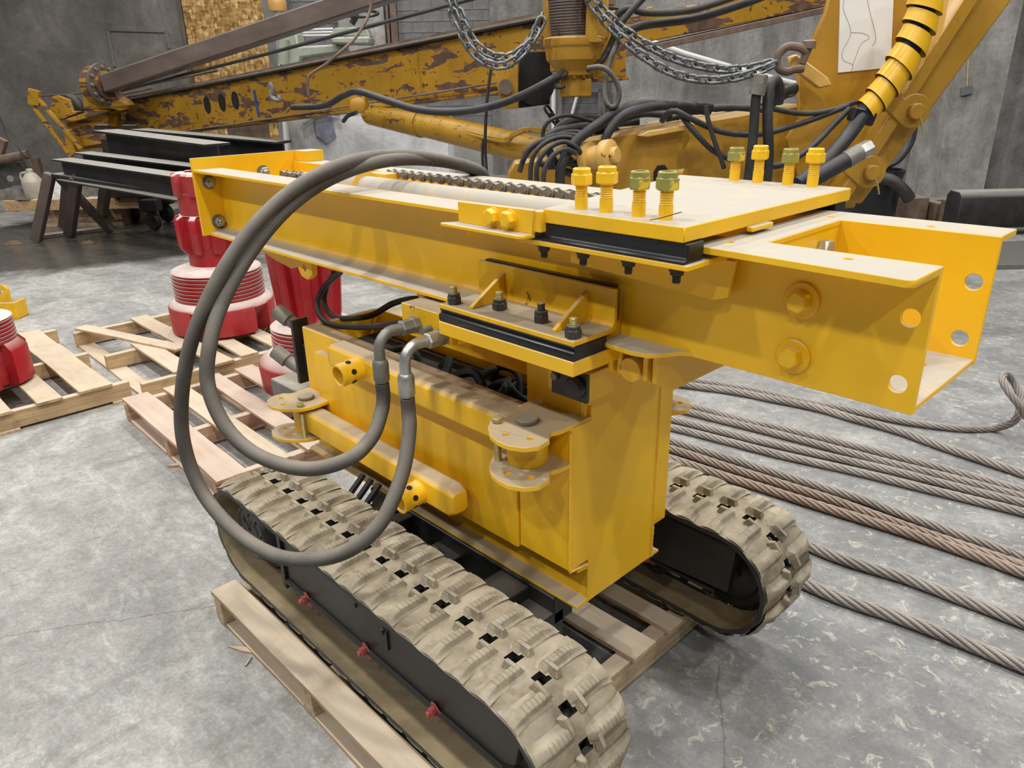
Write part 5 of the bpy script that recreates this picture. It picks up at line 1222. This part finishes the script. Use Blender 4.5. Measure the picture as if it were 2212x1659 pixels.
MB().cyl(bq(1634, 205, 5.6), bq(1640, 180, 5.6), .055, n=16).build('crimp', M['zinc_dull'], up_end); MB().hexa(bq(1640, 180, 5.6), bq(1645, 160, 5.6), .085).build('nut', M['zinc_dull'], up_end)

# ---- black drum and steel on the right
dr = thing('black_drum', 'black plastic drum half hidden behind the slanted leg', 'drum', B(P_at(1888, 9.3, 420), 9.3, 0))
c_ = B(P_at(1880, 9.3, 420), 9.3, 0); ztop = pqz(bq(1900, 365, 9.3))[2]
MB().lathe([(.0, 0), (.27, 0), (.30, .05), (.335, ztop - .08), (.345, ztop - .04), (.345, ztop), (.31, ztop), (.30, ztop - .2)], c_, n=36).build('drum_body', M['black_plastic'], dr)
MB().tube(spline([bq(1895, 385, 8.95), bq(1925, 390, 8.85), (bq(1950, 410, 8.8)), bq(1965, 430, 8.8)], 6), .07, 12).build('drum_hose', BH, dr)
bhose('thin hose hanging into the black drum', [(1978, 275, 9.2), (1970, 310, 9.2), (1945, 345, 9.25), (1915, 362, 9.3)], .035)
def steel(label, u0, u1, q, zt, zb, dep, mat, cat='steel bar', nm='steel_bar', slope=0):
    pa_, pb_ = P_at(u0, q, 420), P_at(u1, q, 420); return tag(MB().box(pa_, pb_, q, q + dep, zb, zt, HALL).build(nm, mat, bevel=.006), label, cat, 'steel stock along the right wall')
q_ = 9.4; z_ = lambda v: max(.02, pqz(bq(2000, v, q_))[2])
steel('low rusty rail on the floor right of the drum', 1920, 2240, 9.9, z_(445), 0, .2, M['steel_rust'])
steel('upright rusty plate end nearest the drum', 1962, 2010, 9.5, z_(430), 0, .35, M['steel_rust'])
steel('short rusty post between the plate ends', 2028, 2050, 9.4, z_(440), 0, .3, M['steel_rust'])
steel('dark plate end with a chalk mark', 2046, 2140, 9.2, z_(428), 0, .10, M['steel_rust'])
tb = tag(MB().prism([(-.16, 0), (.16, 0), (.16, .36), (.1, .42), (-.1, .42), (-.16, .36)], B(P_at(2062, 9.0, 420), 9.0, .1), FH, (0, 0, 1), RH, 4.0).build('box_beam', M['steel_black'], bevel=.01), 'long dark box beam running off the right edge', 'steel beam')
tag(MB().box(P_at(2080, 7.6, 420), 8, 7.2, 8.3, .0, .05, HALL).build('floor_plate', M['zinc_dull'], bevel=.004), 'flat grey steel plate on the floor behind the far channel', 'steel plate')

# ================================================================ left background
def ibeam(label, A, Bp, h, w, t, mat, group='black steel I-beams on the left', drop=None):
    A, Bp = Vector(A), Vector(Bp); d = (Bp - A).normalized(); n = d.cross(Vector((0, 0, 1))).normalized()
    pr = [(-w / 2, 0), (w / 2, 0), (w / 2, -t), (t / 2, -t * 1.3), (t / 2, -h + t * 1.3), (w / 2, -h + t), (w / 2, -h), (-w / 2, -h), (-w / 2, -h + t), (-t / 2, -h + t * 1.3), (-t / 2, -t * 1.3), (-w / 2, -t)]
    return tag(MB().prism(pr, A, n, (0, 0, 1), d, (Bp - A).length).build('steel_beam', mat, bevel=.003), label, 'steel beam', group)
ST = M['steel_black']
def hp(u, v, z): return at(u, v, 2, z)
def endp2(u, q, v): return bq(u, v, q)
ibeam('front black I-beam resting on the steel trestle', bq(132, 342, 9.6), bq(560, 402, 7.4), .26, .24, .018, ST)
ibeam('second black I-beam just behind the front one', bq(178, 328, 10.1), bq(600, 378, 8.2), .26, .24, .018, ST)
ibeam('deep black I-beam stacked highest with its end in view', bq(228, 280, 10.5), bq(470, 310, 9.0), .45, .34, .025, ST)
ibeam('black I-beam running behind the deep one', bq(300, 278, 11.4), bq(612, 305, 10.2), .38, .30, .025, ST)
for k, (u, v) in enumerate(((222, 274), (280, 274))): tag(MB().bar(bq(u - 14, v, 10.9), bq(u + 14, v, 10.9), .1, .05).build('steel_cleat', ST), ('left', 'right')[k] + ' small steel cleat on top of the deep beam', 'steel cleat')
tr_ = thing('steel_trestle', 'welded dark steel trestle under the front I-beams', 'trestle', bq(170, 515, 9.6))
def leg3(a, b, qa, qb, w=.13): return MB().bar(bq(*a, qa), bq(*b, qb), w, w * .8, FH).build('leg', M['steel_brown'], tr_, .006)
zf = 0
def fl(u, v): return at(u, v, 2, .03)
def leg4(a, qa, foot, w=.12): return MB().bar(bq(*a, qa), fl(*foot), w, w * .85, FH).build('leg', M['steel_brown'], tr_, .006)
leg4((108, 375), 9.7, (78, 520)); leg4((165, 385), 9.4, (150, 508)); leg4((148, 380), 10.1, (138, 490)); leg4((230, 392), 9.3, (218, 478))
MB().bar(bq(125, 380, 9.75), fl(240, 500), .10, .08, FH).build('brace', M['steel_brown'], tr_, .006)
MB().bar(bq(122, 378, 9.7), bq(420, 425, 8.2), .14, .05).build('top_rail', M['steel_black'], tr_, .006)
MB().bar(fl(80, 512), fl(240, 492), .16, .05).build('foot_rail', M['steel_brown'], tr_, .004)
# dolly with casters under the beams
do = thing('caster_dolly', 'black dolly on casters under the I-beams', 'dolly', fl(300, 480))
for (u, v) in ((290, 474), (335, 492), (362, 474)):
    c = fl(u, v) + Vector((0, 0, .10)); MB().lathe([(.03, -.04), (.12, -.04), (.13, -.02), (.13, .02), (.12, .04), (.03, .04)], c, RH * .6 + FH, n=24).build('wheel', M['bolt_dark'], do)
    MB().box(-.12, .12, -.1, .1, .26, .42, T(c.x, c.y, c.z - .13) @ HALL.to_3x3().to_4x4()).build('fork', M['black_paint'], do, .01)
cdo = (fl(290, 474) + fl(335, 492) + fl(362, 474)) / 3; MB().box(-.38, .45, -.3, .3, .42, .56, T(cdo.x, cdo.y, 0) @ HALL.to_3x3().to_4x4()).build('deck', M['black_paint'], do, .01)
# junk pallet at far left
jp = thing('wooden_pallet', 'pallet stacked high and loaded with jug and rags at far left', 'pallet', B(P_at(90, 11.2), 11.2, 0))
zt = pqz(bq(60, 432, 10.8))[2]
for k in range(7):
    MB().box(P_at(-60, 10.8) + .28 * k, P_at(-60, 10.8) + .28 * k + .24, 10.8, 11.9, zt - .02, zt, HALL).build('plank', M['wood_pale'], jp, .003)
for q0 in (10.8, 11.35, 11.88): MB().box(P_at(-60, 10.8), P_at(-60, 10.8) + 1.95, q0, q0 + .05, zt - .15, zt - .021, HALL).build('stringer', M['wood'], jp, .003)
hall_box('lower_stack', P_at(20, 11), P_at(20, 11) + 1.2, 10.95, 11.8, .0, zt - .16, M['wood_grey'], jp)
jug = thing('plastic_jug', 'grimy white jug with handle standing on the far left pallet', 'jug', B(P_at(72, 10.95, 410), 10.95, zt))
jc = B(P_at(74, 11.0, 410), 11.0, zt); s = 1.0
MB().lathe([(.0, 0), (.125, 0), (.135, .02), (.14, .22), (.13, .25), (.07, .34), (.045, .36), (.045, .39), (.035, .41)], jc, n=28).build('jug_body', M['ceramic'], jug)
MB().tube(spline([jc - RH * .05 + Vector((0, 0, .36)), jc - RH * .13 + Vector((0, 0, .34)), jc - RH * .145 + Vector((0, 0, .28)), jc - RH * .125 + Vector((0, 0, .22))], 6), .018, 8).build('jug_handle', M['ceramic'], jug)
rag('cloth_rag', 'grimy grey rags left of the jug', B(P_at(25, 11, 410), 11.0, zt), .34, .2, .16, 4.2, M['cloth_dark'])
rag('cloth_rag', 'small dark rag heap right of the jug on the far left pallet', B(P_at(120, 11, 410), 11.1, zt), .2, .15, .14, 7.7, M['cloth'])
rag('gravel_sack', 'torn sack of grey gravel behind the trestle', B(P_at(175, 11.1, 410), 11.2, zt), .24, .16, .14, 9.1, M['cloth_dark'], 'sack')
tag(MB().box(P_at(-5, 11, 410), P_at(28, 11, 410), 11.3, 11.5, zt, zt + .14, HALL).build('blue_package', M['blue'], bevel=.02), 'dark blue package at the left edge on the pallet', 'package')
tag(MB().lathe([(.05, 0), (.05, .1), (.02, .12)], B(P_at(32, 11, 410), 11.3, zt), n=16).build('spray_bottle', M['spiral']), 'small yellow bottle beside the blue package', 'bottle')
tag(MB().box(P_at(120, 11.6, 410), P_at(150, 11.6, 410), 11.5, 11.8, zt, zt + .22, HALL).build('white_carton', M['paper'], bevel=.01), 'white carton behind the trestle leg', 'carton')
tag(MB().box(P_at(82, 12.4, 410), P_at(97, 12.4, 410), 12.4, 12.5, 0, zt + .45, HALL).build('wood_offcut', M['card'], bevel=.01), 'brown offcut leaning behind the jug', 'offcut')
# wheel cart
ct = thing('wheel_cart', 'old cart wheel and frame cut off by the left edge', 'cart', B(P_at(25, 12.6, 410), 12.6, 0))
wc_ = bq(25, 385, 12.6); ax_ = (-FH + RH * .35).normalized()
MB().lathe([(.20, -.07), (.30, -.09), (.34, -.06), (.35, 0), (.34, .06), (.30, .09), (.20, .07)], wc_, ax_, n=40).build('tyre', M['tyre'], ct)
MB().lathe([(.21, -.05), (.21, .05), (.19, .06), (.15, .02), (.07, .03), (.05, .08), (.0, .08)], wc_, ax_, n=32).build('rim', M['zinc'], ct)
MB().tube([bq(-20, 350, 12.4), bq(62, 333, 12.4)], .07, 12).build('axle_tube', M['steel_rust'], ct); MB().bar(bq(-10, 350, 12.5), bq(5, 300, 12.5), .15, .1, FH).build('upright', M['steel_rust'], ct)
MB().bar(bq(45, 340, 12.6), bq(60, 368, 12.6), .08, .06, FH).build('strut', M['steel_rust'], ct); MB().box(P_at(-30, 12.7, 410), P_at(8, 12.7, 410), 12.7, 13, wc_.z + .25, wc_.z + .75, HALL).build('engine', M['steel_rust'], ct, .03)
MB().cyl(B(P_at(25, 12.6, 410), 12.6, 0), wc_, .04, n=10).build('stand', M['steel_rust'], ct)
tag(MB().tube(spline([bq(u, v, 12.3) for u, v in ((-5, 240), (15, 290), (40, 320), (55, 350), (65, 365))], 6), .012, 6).build('loose_cord', M['bolt_dark']), 'thin dark cord hanging on the left wall', 'cord')
# scraps on the damp floor
for k, (lb_, u, v, w, mt) in enumerate((('crushed brown carton left of the trestle foot', 30, 528, .22, 'card'), ('crumpled brown carton right of the trestle', 190, 527, .16, 'card'))):
    c = at(u, v, 2, 0); rag('carton_scrap', lb_, c, w * .55, w * .3, .05, 2.2 + k, M[mt], 'scrap', 8)
# yellow machine foot at the left edge
yf_ = thing('yellow_lug_block', 'scratched yellow lug block at the left edge of the picture', 'lug block', at(15, 690, 2, 0))
a0 = at(40, 690, 2, 0); mt_ = T(a0.x, a0.y, 0) @ RZ(radians(46)); MB().box(-.36, 0, 0, .16, .0, .15, mt_).build('block', M['yellow_worn'], yf_, .006)
MB().prism([(-.05, 0), (.05, 0), (.06, .16), (.03, .20), (-.03, .20), (-.06, .14)], mt_ @ Vector((-.10, .02, .10)), RH, (0, 0, 1), FH, .03, [circ(0, .14, .02, 10)]).build('lifting_lug', M['yellow_worn'], yf_, .004)
MB().cyl(mt_ @ Vector((-.24, .08, .10)), mt_ @ Vector((-.27, .16, .62)), .03, n=12).build('post', M['black_paint'], yf_)

# ---- loose lines and timber around the boom
bhose('thin grey rope hanging over the boom in front of the rust patches', [(806, -20, 8.2), (800, 20, 8.2), (788, 50, 8.1), (765, 85, 8.0), (738, 110, 7.9), (705, 138, 7.9), (672, 160, 7.9), (664, 178, 7.9), (668, 215, 7.9)], .022, M['steel_rust'], 'rope', 'hanging_rope')
bhose('black cable hanging down beside the sheave box', [(1062, 140, 7.6), (1055, 190, 7.6), (1050, 250, 7.6), (1048, 320, 7.6), (1052, 380, 7.6)], .022, None, 'cable', 'hanging_cable')
bhose('second black cable hanging beside the sheave box', [(1044, 300, 7.7), (1042, 340, 7.7), (1046, 385, 7.7)], .02, None, 'cable', 'hanging_cable')
tag(MB().box(P_at(478, 13), P_at(560, 13), 13, 13.3, 0, pqz(bq(500, 262, 13))[2], HALL).build('timber_block', M['steel_rust'], bevel=.02), 'dark timber block propped under the boom', 'timber')
tag(MB().tube(spline([bq(u, v, 9.6) for u, v in ((582, 178), (588, 190), (585, 205), (592, 214), (604, 215), (600, 206))], 5), .03, 8).build('lifting_hook', M['zinc_dull']), 'small steel hook hanging from the boom slot', 'hook')
